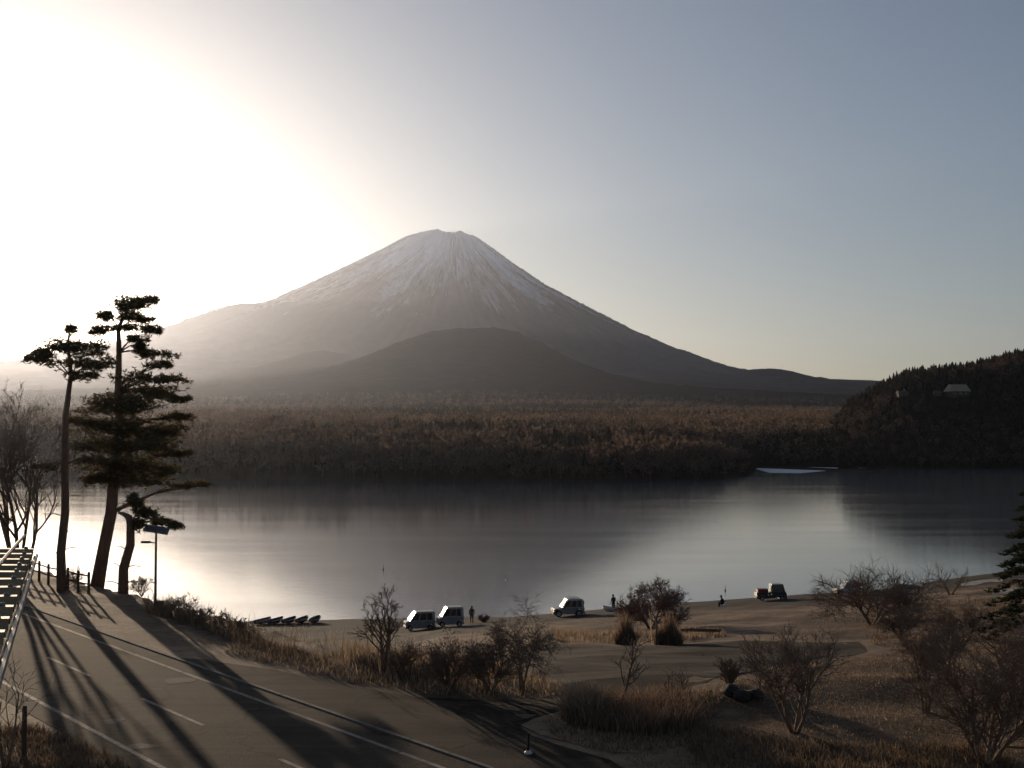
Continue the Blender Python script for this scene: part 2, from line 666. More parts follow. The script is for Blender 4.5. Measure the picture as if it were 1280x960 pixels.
l.new(b.outputs[0], p.inputs['Normal'])
xs = np.linspace(-2600, 2600, 53)
ys = np.linspace(-400, 1900, 47)
X, Y = np.meshgrid(xs, ys)
I = np.arange(X.size).reshape(X.shape)
Q = np.stack([I[:-1, :-1].ravel(), I[:-1, 1:].ravel(), I[1:, 1:].ravel(), I[1:, :-1].ravel()], 1)
lake = np_mesh('lake', np.stack([X.ravel(), Y.ravel(), np.zeros(X.size)], 1), Q, lm)
tag(lake, 'calm grey lake mirroring the mountain', 'lake', kind='structure')

# ------------------------------------------------------------------ far land
FS_PX = [-2500, -600, 0, 120, 230, 400, 600, 760, 900, 925, 940, 948, 1035, 1045, 1100, 1280, 1600, 2500]
FS_D = [500, 620, 720, 690, 660, 640, 615, 625, 650, 695, 750, 985, 985, 925, 915, 900, 850, 700]


def fbm(x, y, s, seed=0):
    o = 0
    a = 1.0
    for k in range(5):
        ang = seed * 1.7 + k * 2.1
        u = (x * math.cos(ang) + y * math.sin(ang)) / s
        v = (-x * math.sin(ang) + y * math.cos(ang)) / s
        o = o + a * np.sin(u + 1.3 * np.sin(v * 0.7 + k)) * np.cos(v + 0.9 * np.sin(u * 0.6 + 2 * k))
        a *= 0.55
        s *= 0.47
    return o


def bump2(px, y, cpx, d, hgt, wl_, wr_, wd, pw=2.2):
    """a hill whose crest stands at picture column cpx and distance d"""
    x = (px - 640) / F * y
    cx = (cpx - 640) / F * d
    dx = x - cx
    w = np.where(dx < 0, wl_, wr_)
    q = np.sqrt((dx / w) ** 2 + ((y - d) / wd) ** 2)
    return hgt / (1 + q ** pw) * np.clip((y - 3000) / 2500.0, 0, 1)


HILL_PX = [980, 1030, 1045, 1060, 1085, 1102, 1125, 1150, 1200, 1240, 1262, 1290, 1400, 1700]
HILL_Y = [560, 545, 530, 510, 495, 487, 474, 469, 464, 457, 449, 446, 425, 380]


def far_edge(px):
    return np.interp(px, FS_PX, FS_D) + np.where((px < 900) | (px > 1050), 7 * np.sin(px * 0.085) + 5 * np.sin(px * 0.21 + 1) + 3 * np.sin(px * 0.47 + 2), 0)


def ZF(x, y):
    y = np.maximum(y, 1.0)
    px = 640 + F * x / y
    fs = far_edge(px)
    s = y - fs
    base = np.interp(y, [0, 640, 900, 1500, 3000, 5000, 7000, 9000, 12000, 17000, 30000], [4, 4, 13, 40, 88, 165, 225, 300, 380, 480, 800])
    z = base + fbm(x, y, 260.0) * np.interp(y, [600, 1500, 5000], [1.5, 3.0, 4.0])
    bank = np.clip(s / 25.0, -1, 1) * np.interp(px, [800, 900, 945, 960, 1040], [6, 4, 1.0, 3, 3])
    z = np.where(s < 60, bank + np.clip(s / 60, 0, 1) ** 1.5 * (z - 6), z)
    z = np.where(s < 0, np.maximum(s * 0.1, -6), z)
    # wooded hill on the right: rises from its foot to a crest 330 m further back
    hy = np.interp(px, HILL_PX, HILL_Y)
    crest = (HOR - hy) / F * 1250.0 + CAMZ
    t = np.clip((y - 915) / 335.0, 0, 1)
    up = np.sin(t * math.pi / 2) ** 1.15 * crest
    back = np.interp(y, [1250, 1700, 2400], [1, 0.75, 0])
    hill = np.where(y < 1250, up, crest * back)
    hill = hill * np.clip((px - 985) / 60.0, 0, 1)
    z = np.where((s > 0) & (y > 915), np.maximum(z, hill), z)
    z = z + bump2(px, y, 572, 7000, 345, 500, 600, 1400, 2.5) + bump2(px, y, 655, 7050, 70, 240, 330, 900, 2.5)
    z = z + bump2(px, y, 412, 9200, 210, 300, 330, 1500) + bump2(px, y, 300, 9000, 150, 800, 900, 1600)
    z = z + bump2(px, y, 945, 12000, 265, 240, 520, 1800, 2.6) + bump2(px, y, 1060, 12500, 70, 900, 2500, 1800)
    return z


pa = np.concatenate([np.linspace(-1800, -200, 40), np.linspace(-180, 1460, 330), np.linspace(1500, 3000, 40)])
da = np.concatenate([np.linspace(480, 1300, 110), np.geomspace(1320, 34000, 170)])
PX, D = np.meshgrid(pa, da)
X = (PX - 640) / F * D
zt = ZF(X, D)
zt = zt + np.where(D > 2600, RNG.normal(0, 1, D.shape) * np.clip(D / 3000, 0, 1.6), 0)
I = np.arange(X.size).reshape(X.shape)
Q = np.stack([I[:-1, :-1].ravel(), I[:-1, 1:].ravel(), I[1:, 1:].ravel(), I[1:, :-1].ravel()], 1)
mat('far_woods', (0.014, 0.010, 0.008), 0.95, (0.034, 0.024, 0.017), 0.013, 2.5, 0.05, detail=10, spec=0.0)
terrain = np_mesh('terrain', np.stack([X.ravel(), D.ravel(), zt.ravel()], 1), Q, 'far_woods', smooth=True)
tag(terrain, 'wooded plain and foothills beyond the lake', 'hills', kind='structure')

# ------------------------------------------------------------------ the great mountain
DM = 17000.0
K = DM / F
MX = (565 - 640) * K
LP = [(537, 291), (525, 294), (500, 303), (470, 320), (435, 338), (400, 356), (365, 373), (330, 390), (318, 395), (275, 401), (250, 411), (205, 430), (150, 449), (60, 468), (0, 478), (-120, 492), (-300, 512), (-700, 548), (-1100, 560)]
RP = [(590, 294), (600, 300), (640, 331), (690, 365), (720, 381), (750, 397), (800, 423), (850, 445), (900, 463), (930, 472), (1000, 487), (1070, 497), (1280, 512), (1700, 540), (2300, 560)]
lr = np.array([0] + [(565 - a) * K for a, _ in LP])
lz = np.array([CAMZ + (HOR - 296) * K] + [CAMZ + (HOR - c) * K for _, c in LP])
rr = np.array([0] + [(a - 565) * K for a, _ in RP])
rz = np.array([CAMZ + (HOR - 296) * K] + [CAMZ + (HOR - c) * K for _, c in RP])
NT, NR = 1100, 230
th = np.linspace(0, 2 * math.pi, NT, endpoint=False)
ra = np.concatenate([np.linspace(0, 400, 22), np.geomspace(415, 16500, NR - 22)])
T, RA = np.meshgrid(th, ra)
wgt = (1 + np.cos(T)) / 2
wgt = wgt * wgt * (3 - 2 * wgt)
zl, zr = np.interp(RA, lr, lz), np.interp(RA, rr, rz)
ZM = zl * (1 - wgt) + zr * wgt
# gullies that run down the cone
g = np.zeros_like(T)
for k in range(46):
    fr = RNG.integers(9, 170)
    ph = RNG.uniform(0, 6.28)
    g += np.sin(fr * T + ph + 0.9 * np.sin(RA / 700.0 + k)) * (26.0 / (fr + 14))
amp = np.interp(RA, [0, 250, 600, 2200, 5000, 9000], [0, 6, 26, 40, 34, 10])
edge = 1 - 0.75 * np.abs(np.cos(T)) ** 6
ZM = ZM + g * amp * edge * 0.55 + RNG.normal(0, 1, T.shape) * np.interp(RA, [0, 300, 3000], [1, 5, 6])
ZM = ZM + np.where(RA < 330, 22 * np.sin(5 * T + 1.0) * (RA / 330), 0)
XM, YM = MX + RA * np.cos(T), DM + RA * np.sin(T)
I = np.arange(XM.size).reshape(XM.shape)
I2 = np.roll(I, -1, axis=1)
Q = np.stack([I[:-1].ravel(), I[1:].ravel(), I2[1:].ravel(), I2[:-1].ravel()], 1)
mm = bpy.data.materials.new('mountain_rock_and_snow')
mm.use_nodes = True
n, l = mm.node_tree.nodes, mm.node_tree.links
p = n['Principled BSDF']
p.inputs['Roughness'].default_value = 0.9
p.inputs['Specular IOR Level'].default_value = 0.0
tc = n.new('ShaderNodeTexCoord')
sep = n.new('ShaderNodeSeparateXYZ')
l.new(tc.outputs['Object'], sep.inputs[0])


def mth(op, a, b_=None, cl=False):
    q = n.new('ShaderNodeMath')
    q.operation = op
    q.use_clamp = cl
    for i, v in enumerate((a, b_)):
        if v is None:
            continue
        if isinstance(v, (int, float)):
            q.inputs[i].default_value = v
        else:
            l.new(v, q.inputs[i])
    return q.outputs[0]


dx = mth('SUBTRACT', sep.outputs['X'], MX)
dy = mth('SUBTRACT', sep.outputs['Y'], DM)
ang = mth('ARCTAN2', dx, dy)
rad = mth('SQRT', mth('ADD', mth('MULTIPLY', dx, dx), mth('MULTIPLY', dy, dy)))
cmb = n.new('ShaderNodeCombineXYZ')
l.new(mth('MULTIPLY', ang, 26.0), cmb.inputs[0])
l.new(mth('MULTIPLY', rad, 0.0011), cmb.inputs[1])
st = noise(1.0, 7, 0.62, vec=cmb.outputs[0])
cmb2 = n.new('ShaderNodeCombineXYZ')
l.new(mth('MULTIPLY', ang, 5.0), cmb2.inputs[0])
l.new(mth('MULTIPLY', rad, 0.0006), cmb2.inputs[1])
st2 = noise(1.0, 3, 0.5, vec=cmb2.outputs[0])
hgt = n.new('ShaderNodeMapRange')
hgt.inputs['From Min'].default_value = 1420
hgt.inputs['From Max'].default_value = 2500
hgt.clamp = False
l.new(sep.outputs['Z'], hgt.inputs['Value'])
sn = mth('ADD', hgt.outputs[0], mth('MULTIPLY', mth('SUBTRACT', st.outputs['Fac'], 0.5), 2.4))
sn = mth('ADD', sn, mth('MULTIPLY', mth('SUBTRACT', st2.outputs['Fac'], 0.5), 1.4))
snr = n.new('ShaderNodeMapRange')
snr.inputs['From Min'].default_value = 0.3
snr.inputs['From Max'].default_value = 1.02
l.new(sn, snr.inputs['Value'])
rock = ramp(st.outputs['Fac'], [(0.3, (0.07, 0.05, 0.044)), (0.7, (0.12, 0.088, 0.075))])
wood = ramp(noise(0.004, 8, 0.7).outputs['Fac'], [(0.3, (0.034, 0.023, 0.018)), (0.7, (0.066, 0.046, 0.034))])
wl_ = n.new('ShaderNodeMapRange')
wl_.inputs['From Min'].default_value = 1050
wl_.inputs['From Max'].default_value = 1650
l.new(sep.outputs['Z'], wl_.inputs['Value'])
bare = mixc(wl_.outputs[0], wood.outputs['Color'], rock.outputs['Color'])
white = n.new('ShaderNodeRGB')
white.outputs[0].default_value = (0.9, 0.9, 0.92, 1)
l.new(mixc(snr.outputs[0], bare, white.outputs[0]), p.inputs['Base Color'])
mountain = np_mesh('mountain', np.stack([XM.ravel(), YM.ravel(), ZM.ravel()], 1), Q, mm, smooth=True)
tag(mountain, 'great snow capped volcano rising behind the lake', 'mountain', kind='structure')

# ------------------------------------------------------------------ far woods (one mass of trees)


def proto_decid(rng, k=46):
    """bare broadleaf tree, unit height: trunk and a ragged crown of twig sprays"""
    v = [(-0.02, 0, 0), (0.02, 0, 0), (0, 0, 0.6), (0, -0.02, 0), (0, 0.02, 0), (0, 0, 0.6)]
    f = [(0, 1, 2), (3, 4, 5)]
    for i in range(k):
        u = rng.normal(0, 1, 3)
        u /= np.linalg.norm(u)
        r = rng.uniform(0.25, 1.0) ** 0.6
        c = np.array([u[0] * 0.36 * r, u[1] * 0.36 * r, 0.62 + u[2] * 0.36 * r])
        d = np.array([u[0] * 0.6, u[1] * 0.6, abs(u[2]) * 0.5 + 0.5])
        d /= np.linalg.norm(d)
        sdv = np.cross(d, rng.normal(0, 1, 3))
        sdv /= np.linalg.norm(sdv) + 1e-9
        ln, w = rng.uniform(0.12, 0.2), rng.uniform(0.03, 0.07)
        b_ = len(v)
        v += [tuple(c - d * ln * 0.5), tuple(c + d * ln * 0.5 + sdv * w), tuple(c + d * ln * 0.5 - sdv * w)]
        f.append((b_, b_ + 1, b_ + 2))
    return np.array(v), np.array(f)


def proto_conifer(rng, tiers=6, k=7):
    v = [(-0.02, 0, 0), (0.02, 0, 0), (0, 0, 1.0)]
    f = [(0, 1, 2)]
    for t in range(tiers):
        z0 = 0.12 + 0.8 * t / tiers
        r0 = 0.24 * (1 - t / tiers) + 0.04
        for j in range(k):
            a0 = 2 * math.pi * (j + rng.uniform(0, 1)) / k
            r = r0 * rng.uniform(0.65, 1.2)
            w = 0.45
            b_ = len(v)
            v += [(0, 0, z0 + 0.22), (r * math.cos(a0 - w), r * math.sin(a0 - w), z0 - rng.uniform(0, 0.05)), (r * math.cos(a0 + w), r * math.sin(a0 + w), z0 - rng.uniform(0, 0.05))]
            f.append((b_, b_ + 1, b_ + 2))
    return np.array(v), np.array(f)


prng = np.random.default_rng(3)
DEC = [proto_decid(prng) for _ in range(5)]
CON = [proto_conifer(prng) for _ in range(4)]
DECF = [proto_decid(prng, 18) for _ in range(4)]
CONF = [proto_conifer(prng, 4, 5) for _ in range(3)]
C_DEC = np.array([[0.10, 0.07, 0.052], [0.122, 0.086, 0.062], [0.086, 0.06, 0.047], [0.16, 0.112, 0.074]])
C_CON = np.array([[0.044, 0.038, 0.025], [0.05, 0.041, 0.028], [0.048, 0.036, 0.026]])


def woods(name, pts, hs_, kinds, cols, label, far=False):
    VS, FS, CS = [], [], []
    base = 0
    for (x, y, z), h, kd, c in zip(pts, hs_, kinds, cols):
        pool = (CONF if far else CON) if kd else (DECF if far else DEC)
        v, f = pool[int(prng.integers(len(pool)))]
        a = prng.uniform(0, 6.28)
        ca, sa = math.cos(a), math.sin(a)
        w = h * prng.uniform(0.85, 1.35)
        VS.append(np.stack([x + (v[:, 0] * ca - v[:, 1] * sa) * w, y + (v[:, 0] * sa + v[:, 1] * ca) * w, z + v[:, 2] * h], 1))
        FS.append(f + base)
        CS.append(np.broadcast_to(c, v.shape) * prng.uniform(0.8, 1.2))
        base += len(v)
    o = np_mesh(name, np.concatenate(VS), np.concatenate(FS), 'plant', col=np.concatenate(CS))
    return tag(o, label, 'forest', kind='stuff')


def scatter(pxr, dr, spacing_fn, count_scale=1.0):
    """points over the far land between two picture columns and two distances"""
    out = []
    d = dr[0]
    while d < dr[1]:
        sp = spacing_fn(d)
        wdt = (pxr[1] - pxr[0]) / F * d
        k = max(1, int(wdt / sp))
        xs_ = (pxr[0] - 640) / F * d + (np.arange(k) + prng.uniform(-0.45, 0.45, k)) * sp
        ys_ = d + prng.uniform(-0.5, 0.5, k) * sp
        out.append(np.stack([xs_, ys_], 1))
        d += sp
    P_ = np.concatenate(out)
    px = 640 + F * P_[:, 0] / P_[:, 1]
    s = P_[:, 1] - far_edge(px)
    ok = s > 2
    P_, px, s = P_[ok], px[ok], s[ok]
    return np.concatenate([P_, ZF(P_[:, 0], P_[:, 1])[:, None]], 1), px, s


P1, px1, s1 = scatter((-160, 1020), (600, 1000), lambda d: 7.0)
keep = ~((px1 > 925) & (P1[:, 1] > 880) & (P1[:, 1] < 984))
P1, px1, s1 = P1[keep], px1[keep], s1[keep]
h1 = prng.uniform(9, 15, len(P1)) * np.interp(px1, [-160, 600, 840, 890, 940, 960, 1020], [1, 1.05, 1.0, 0.7, 0.22, 0.5, 0.55]) * np.interp(s1, [0, 20], [0.65, 1])
pat = fbm(P1[:, 0], P1[:, 1], 60.0, 2)
h1 = h1 * (1 + 0.22 * fbm(P1[:, 0], P1[:, 1], 45.0, 9)) * np.exp(prng.normal(0, 0.16, len(P1)))
k1 = (pat + prng.normal(0, 0.3, len(P1))) > 0.45
c1 = np.where(k1[:, None], C_CON[prng.integers(0, 3, len(P1))], C_DEC[prng.integers(0, 3, len(P1))])
woods('lakeside_forest', P1, h1, k1, c1, 'dark bare woods lining the far shore of the lake')

P2, px2, s2 = scatter((-160, 1080), (1000, 4200), lambda d: float(np.interp(d, [1000, 1500, 2500, 4200], [9, 12, 20, 34])))
keep = ~((px2 > 1040) & (P2[:, 1] < 2300))
P2, px2 = P2[keep], px2[keep]
pat = fbm(P2[:, 0], P2[:, 1] * 0.45, 150.0, 5)
k2 = (pat + prng.normal(0, 0.4, len(P2))) > 0.2
c2 = np.where(k2[:, None], C_CON[prng.integers(0, 3, len(P2))], C_DEC[prng.integers(0, 4, len(P2))] * 1.15)
h2 = prng.uniform(8, 14, len(P2)) * np.interp(P2[:, 1], [1000, 4200], [1, 1.15])
woods('plain_forest', P2, h2, k2, c2, 'mottled woods covering the plain below the mountain', far=True)

P3, px3, s3 = scatter((985, 1420), (905, 1330), lambda d: 7.5)
pat = fbm(P3[:, 0], P3[:, 1], 70.0, 8)
k3 = (pat + prng.normal(0, 0.5, len(P3)) > 0.1) | (P3[:, 1] > 1180)
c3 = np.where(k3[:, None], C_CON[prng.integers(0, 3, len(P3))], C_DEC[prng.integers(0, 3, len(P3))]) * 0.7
h3 = prng.uniform(6, 10, len(P3))
# clearing round the houses
HOUSES = []
for hx, hy, e_ in ((1197, 486, 5.8), (1172, 490, 3.2), (1128, 491, 3.7)):
    ds_ = np.arange(935.0, 1240.0, 2.0)
    q_ = ZF((hx - 640) / F * ds_, ds_) + e_ - (CAMZ + (HOR - hy) / F * ds_)
    HOUSES.append((hx, hy, float(ds_[int(np.argmin(np.abs(q_)))])))
ok = np.ones(len(P3), bool)
for hx, hy, hd in HOUSES:
    cx = (hx - 640) / F * hd
    ok &= ~((np.abs(P3[:, 0] - cx) < 11) & (P3[:, 1] < hd + 10) & (P3[:, 1] > hd - 26))
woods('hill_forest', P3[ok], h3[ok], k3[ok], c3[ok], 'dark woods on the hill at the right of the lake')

# pale ice in the small bay
icp = [(926, 578), (940, 585), (962, 591), (1000, 591.5), (1035, 588), (1048, 584.5), (1010, 584), (975, 583.5), (950, 581), (935, 578.6)]
m_ = MB()
for px, py in icp:
    d = CAMZ * F / (py - HOR)
    m_.v.append(((px - 640) / F * d, d, 0.06))
m_.f.append(tuple(range(len(icp))))
tag(m_.build('ice_sheet', 'ice'), 'pale strip of ice in the small bay', 'ice', kind='structure')
m_ = MB()
for px, py in [(1072, 585.0), (1105, 584.6), (1110, 583.4), (1075, 583.6)]:
    d = CAMZ * F / (py - HOR)
    m_.v.append(((px - 640) / F * d, d, 0.06))
m_.f.append((0, 1, 2, 3))
tag(m_.build('ice_sheet', 'ice'), 'thin ice strip at the foot of the hill', 'ice', kind='structure')

# houses on the hill


def house(label, hx, hy, hd, w, dp, h, rh, rz_, roof_m='building_roof'):
    ds_ = np.arange(935.0, 1240.0, 2.0)
    hz_ = ZF((hx - 640) / F * ds_, ds_) + h * 0.8 + rh * 0.5 - (CAMZ + (HOR - hy) / F * ds_)
    hd = float(ds_[int(np.argmin(np.abs(hz_)))])
    x = (hx - 640) / F * hd
    z = float(ZF(np.array([x]), np.array([hd]))[0])
    o = empty('hillside_house', (x, hd, z), rz_, label, 'house')
    m1 = MB()
    m1.box((0, 0, h / 2 - 3), (w, dp, h + 6))
    m1.build('wall', 'building_wall', o)
    m2 = MB()
    m2.prism([(-w * 0.56, h + 0.02), (w * 0.56, h + 0.02), (w * 0.44, h + rh), (-w * 0.44, h + rh)], -dp * 0.6, dp * 0.6, [0, 0, dp * 0.45, dp * 0.45])
    r_ = m2.build('roof', roof_m, o)
    m3 = MB()
    m3.box((w * 0.25, 0, h + rh + 0.5), (0.9, 0.9, 1.6))
    m3.build('chimney', 'building_wall', r_)
    for i in range(3):
        m4 = MB()
        m4.box((-w * 0.3 + i * w * 0.3, -dp / 2 - 0.02, h * 0.55), (w * 0.14, 0.12, h * 0.38))
        q = m4.build('window', 'glass', o)
        m5 = MB()
        m5.box((-w * 0.3 + i * w * 0.3, -dp / 2 - 0.1, h * 0.55 - h * 0.21), (w * 0.17, 0.2, 0.12))
        m5.build('sill', 'concrete', q)
    return o


house('large pale house with broad hipped roof high on the wooded hill', 1197, 486, 1130, 17, 10, 3.5, 6.0, R(12))
house('small brown house just below the broad roofed house on the hill', 1172, 490, 1105, 6, 5, 2.0, 2.0, R(-10), 'wood')
house('tan house half hidden by trees at the hill end near the mountain', 1128, 491, 1100, 9, 6, 2.4, 2.2, R(8), 'wood')

# ------------------------------------------------------------------ haze
hm = bpy.data.materials.new('haze_air')
hm.use_nodes = True
n, l = hm.node_tree.nodes, hm.node_tree.links
n.clear()
pv = n.new('ShaderNodeVolumePrincipled')
pv.inputs['Color'].default_value = (0.74, 0.82, 1.0, 1)
pv.inputs['Density'].default_value = 1.35e-5
pv.inputs['Anisotropy'].default_value = 0.78
mo = n.new('ShaderNodeOutputMaterial')
l.new(pv.outputs[0], mo.inputs['Volume'])
m_ = MB()
m_.box((0, 15000, 1350), (116000, 44000, 3120))
hz = m_.build('haze', hm)
tag(hz, 'thin sunlit morning haze over the lake and mountain', 'haze', kind='stuff')

# ------------------------------------------------------------------ bare trees and bushes


def grow(tr, tw, p0, d, ln, r, lev, rg, pr):
    segs = 4 if lev < 2 else 3
    pts, rads = [Vector(p0)], [r]
    dd = Vector(d).normalized()
    for i in range(segs):
        j = pr['jit'] * (0.7 if lev == 0 else 1.0)
        dd = dd + Vector((rg.gauss(0, j), rg.gauss(0, j), rg.gauss(0, j * 0.6) + pr['up'] * (0.5 if lev else 0.2)))
        dd.normalize()
        pts.append(pts[-1] + dd * ln / segs)
        rads.append(r * (1 - (1 - pr['tip']) * (i + 1) / segs))
    mb = tr if lev < 2 else tw
    mb.tube(pts, rads, 7 if lev == 0 else (5 if lev == 1 else 3), cap=(lev == 0))
    if lev >= pr['levels']:
        return
    k = pr['kids'][min(lev, len(pr['kids']) - 1)]
    for c in range(k):
        t = pr['first'] + (1 - pr['first']) * (c + rg.uniform(0.1, 0.9)) / k if lev == 0 else rg.uniform(0.25, 1.0)
        f = t * segs
        i = min(int(f), segs - 1)
        q = pts[i].lerp(pts[i + 1], f - i)
        ax = (pts[i + 1] - pts[i]).normalized()
        sd = Vector((rg.gauss(0, 1), rg.gauss(0, 1), rg.gauss(0, 0.6)))
        sd = sd - ax * sd.dot(ax)
        if sd.length < 1e-3:
            continue
        sd.normalize()
        an = R(pr['ang'] + rg.uniform(-14, 14))
        nd = ax * math.cos(an) + sd * math.sin(an)
        grow(tr, tw, q, nd, ln * pr['lr'] * rg.uniform(0.7, 1.15) * (1.15 - 0.35 * t if lev == 0 else 1), max(rads[i] * 0.62, pr['rmin']), lev + 1, rg, pr)


def bare_tree(name, loc, H, seed, label, cat='tree', group=None, stems=1, trunk_r=0.09, spread=0.0, twig='twig', first=0.35, trunk_h=0.55, **kw):
    pr = dict(jit=0.14, up=0.05, tip=0.45, levels=4, kids=(7, 5, 5, 4), ang=42, lr=0.62, rmin=0.006, first=first)
    pr.update(kw)
    rg = random.Random(seed)
    o = empty(name, loc, 0, label, cat, group)
    tr, tw = MB(), MB()
    for s_ in range(stems):
        a = 2 * math.pi * (s_ + rg.uniform(0, 0.7)) / stems
        d = Vector((math.cos(a) * spread, math.sin(a) * spread, 1))
        b0 = Vector((math.cos(a) * trunk_r * 0.7 * (stems > 1), math.sin(a) * trunk_r * 0.7 * (stems > 1), -0.1))
        grow(tr, tw, b0, d, H * trunk_h * rg.uniform(0.85, 1.1), trunk_r * rg.uniform(0.8, 1.1), 0, rg, pr)
    zm = max(v[2] for v in tw.v)
    k = H / zm
    for mb in (tr, tw):
        mb.v = [(x * k, y * k, z * k) for x, y, z in mb.v]
    tr.build('trunk', 'bark', o, smooth=True)
    tw.build('crown', twig, o)
    return o


def at_px(px, py):
    return gp(px, py)


def hgt_px(loc, py_base, py_top):
    return (py_base - py_top) / F * loc[1]


BT = [
    # name, px, base py, top py, label, options
    ('bare_tree', 480, 838, 728, 'slim leafless tree with upswept twigs nearest the dinghies', dict(stems=2, spread=0.12, trunk_r=0.06, first=0.3, lr=0.5, ang=34)),
    ('bare_bush', 505, 843, 788, 'low leafless bush at the foot of the slim tree near the dinghies', dict(stems=6, spread=0.5, trunk_r=0.035, levels=3, first=0.15)),
    ('bare_bush', 562, 856, 784, 'broad leafless bush by the road under the grey box van', dict(stems=7, spread=0.55, trunk_r=0.045, first=0.2, kids=(7, 5, 4, 3))),
    ('bare_bush', 614, 862, 782, 'tangled leafless bush between the broad bush and the umbrella crowned tree', dict(stems=5, spread=0.4, trunk_r=0.05, first=0.2)),
    ('bare_tree', 652, 864, 738, 'leafless tree with drooping umbrella crown at the drive entrance', dict(stems=3, spread=0.16, trunk_r=0.04, first=0.45, up=-0.02, ang=52, lr=0.6, jit=0.16, kids=(8, 6, 5, 4))),
    ('bare_tree', 812, 784, 717, 'round crowned reddish leafless tree on the beach behind the two grass clumps', dict(stems=4, spread=0.95, trunk_r=0.07, first=0.25, twig='twig_red', ang=42, lr=0.62, kids=(9, 7, 6, 4), trunk_h=0.5, rmin=0.012)),
    ('bare_tree', 1088, 780, 684, 'wide spreading leafless tree in front of the white car on the beach', dict(stems=3, spread=0.9, trunk_r=0.1, first=0.25, ang=48, lr=0.8, jit=0.18, kids=(7, 6, 6, 4), trunk_h=0.42, rmin=0.012)),
    ('bare_tree', 770, 882, 782, 'thin two stemmed leafless tree rising from the bramble patch', dict(stems=2, spread=0.4, trunk_r=0.04, first=0.35, levels=3, kids=(6, 4, 3), lr=0.5)),
    ('bare_sapling', 840, 872, 830, 'antler shaped leafless sapling at the edge of the bramble patch', dict(stems=4, spread=0.6, trunk_r=0.035, levels=2, kids=(4, 2), first=0.3)),
    ('bare_tree', 946, 868, 800, 'slender dark leafless tree beside the three boulders', dict(stems=1, trunk_r=0.04, first=0.45, kids=(8, 5, 4))),
    ('bare_tree', 990, 912, 768, 'fan shaped leafless tree alone on the dry field', dict(stems=4, spread=0.42, trunk_r=0.055, first=0.25, ang=36, kids=(7, 5, 5, 4), lr=0.6, trunk_h=0.6)),
    ('bare_tree', 1152, 888, 772, 'upright leafless tree with several parallel stems on the dry field', dict(stems=4, spread=0.2, trunk_r=0.045, first=0.3, ang=32, lr=0.55)),
    ('bare_tree', 1178, 842, 765, 'leafless tree behind the parallel stemmed tree on the dry field', dict(stems=3, spread=0.28, trunk_r=0.06, first=0.25, kids=(7, 5, 5, 3))),
    ('bare_tree', 1225, 952, 770, 'large dark leafless tree at the lower right of the field', dict(stems=6, spread=0.55, trunk_r=0.055, first=0.2, ang=38, kids=(8, 6, 5, 4), lr=0.6)),
    ('bare_tree', 1265, 880, 745, 'twiggy leafless tree partly cut off beside the dark fir', dict(stems=3, spread=0.4, trunk_r=0.07, first=0.2, kids=(8, 6, 4, 4))),
    ('bare_tree', 1200, 800, 742, 'small leafless tree near the icy shore by the dark fir', dict(stems=3, spread=0.4, trunk_r=0.09, first=0.2)),
    ('bare_bush', 1120, 792, 752, 'brown leafless bush beside the wide spreading beach tree', dict(stems=7, spread=0.6, trunk_r=0.06, first=0.15, levels=3)),
    ('bare_tree', 1185, 742, 695, 'sparse leafless tree on the shore right of the wide spreading tree', dict(stems=4, spread=0.6, trunk_r=0.07, levels=3, kids=(4, 4, 3), first=0.3)),
]
for i, (nm, px, pb, pt, lab, op) in enumerate(BT):
    L = gp(px, pb)
    bare_tree(nm, L, hgt_px(L, pb, pt), 100 + i, lab, 'tree' if nm != 'bare_bush' else 'bush', **op)

# fan shaped tree behind the metal roof, and twiggy bushes on the bank
d = 73.0
x = (24 - 640) / F * d
bare_tree('bare_tree', (x, d, zz(x, d)), 12.2, 41, 'tall many stemmed leafless tree behind the metal roof', 'tree', stems=5, spread=0.26, trunk_r=0.12, first=0.35, ang=26, lr=0.55, kids=(7, 5, 4, 3), trunk_h=0.62, rmin=0.01)
BLAB = ['leafless bush on the bank just right of the short crooked pine', 'second leafless bush right of the short crooked pine', 'leafless bush at the foot of the solar lamp', 'tallest leafless bush right of the solar lamp',
        'third leafless bush right of the solar lamp', 'middle bush of the bank between lamp and dinghies', 'rounded leafless bush two thirds from lamp to dinghies', 'lowest leafless bush on the bank close to the dinghies', 'last leafless bush on the bank before the dinghies',
        'leafless bush on the bank at the foot of the tallest pine', 'leafless bush at the fence between the slim and the tallest pine', 'leafless bush between the tallest pine and the short crooked pine']
BANK = [(168, 735, 30), (180, 742, 26), (214, 768, 24), (226, 770, 30), (240, 774, 20), (256, 776, 18), (280, 780, 20), (296, 784, 14), (305, 786, 15), (120, 728, 26), (98, 728, 22), (148, 733, 22)]
for i, (px, pb, hp) in enumerate(BANK):
    xx, yy, z_ = gp(px, pb)
    bare_tree('bank_bush', (xx, yy, z_), hp / F * yy * 1.1, 300 + i, BLAB[i], 'bush', 'bushes on the lake bank', stems=6, spread=0.55, trunk_r=0.022, levels=3, first=0.15, kids=(6, 5, 4), rmin=0.008)

# ------------------------------------------------------------------ pines


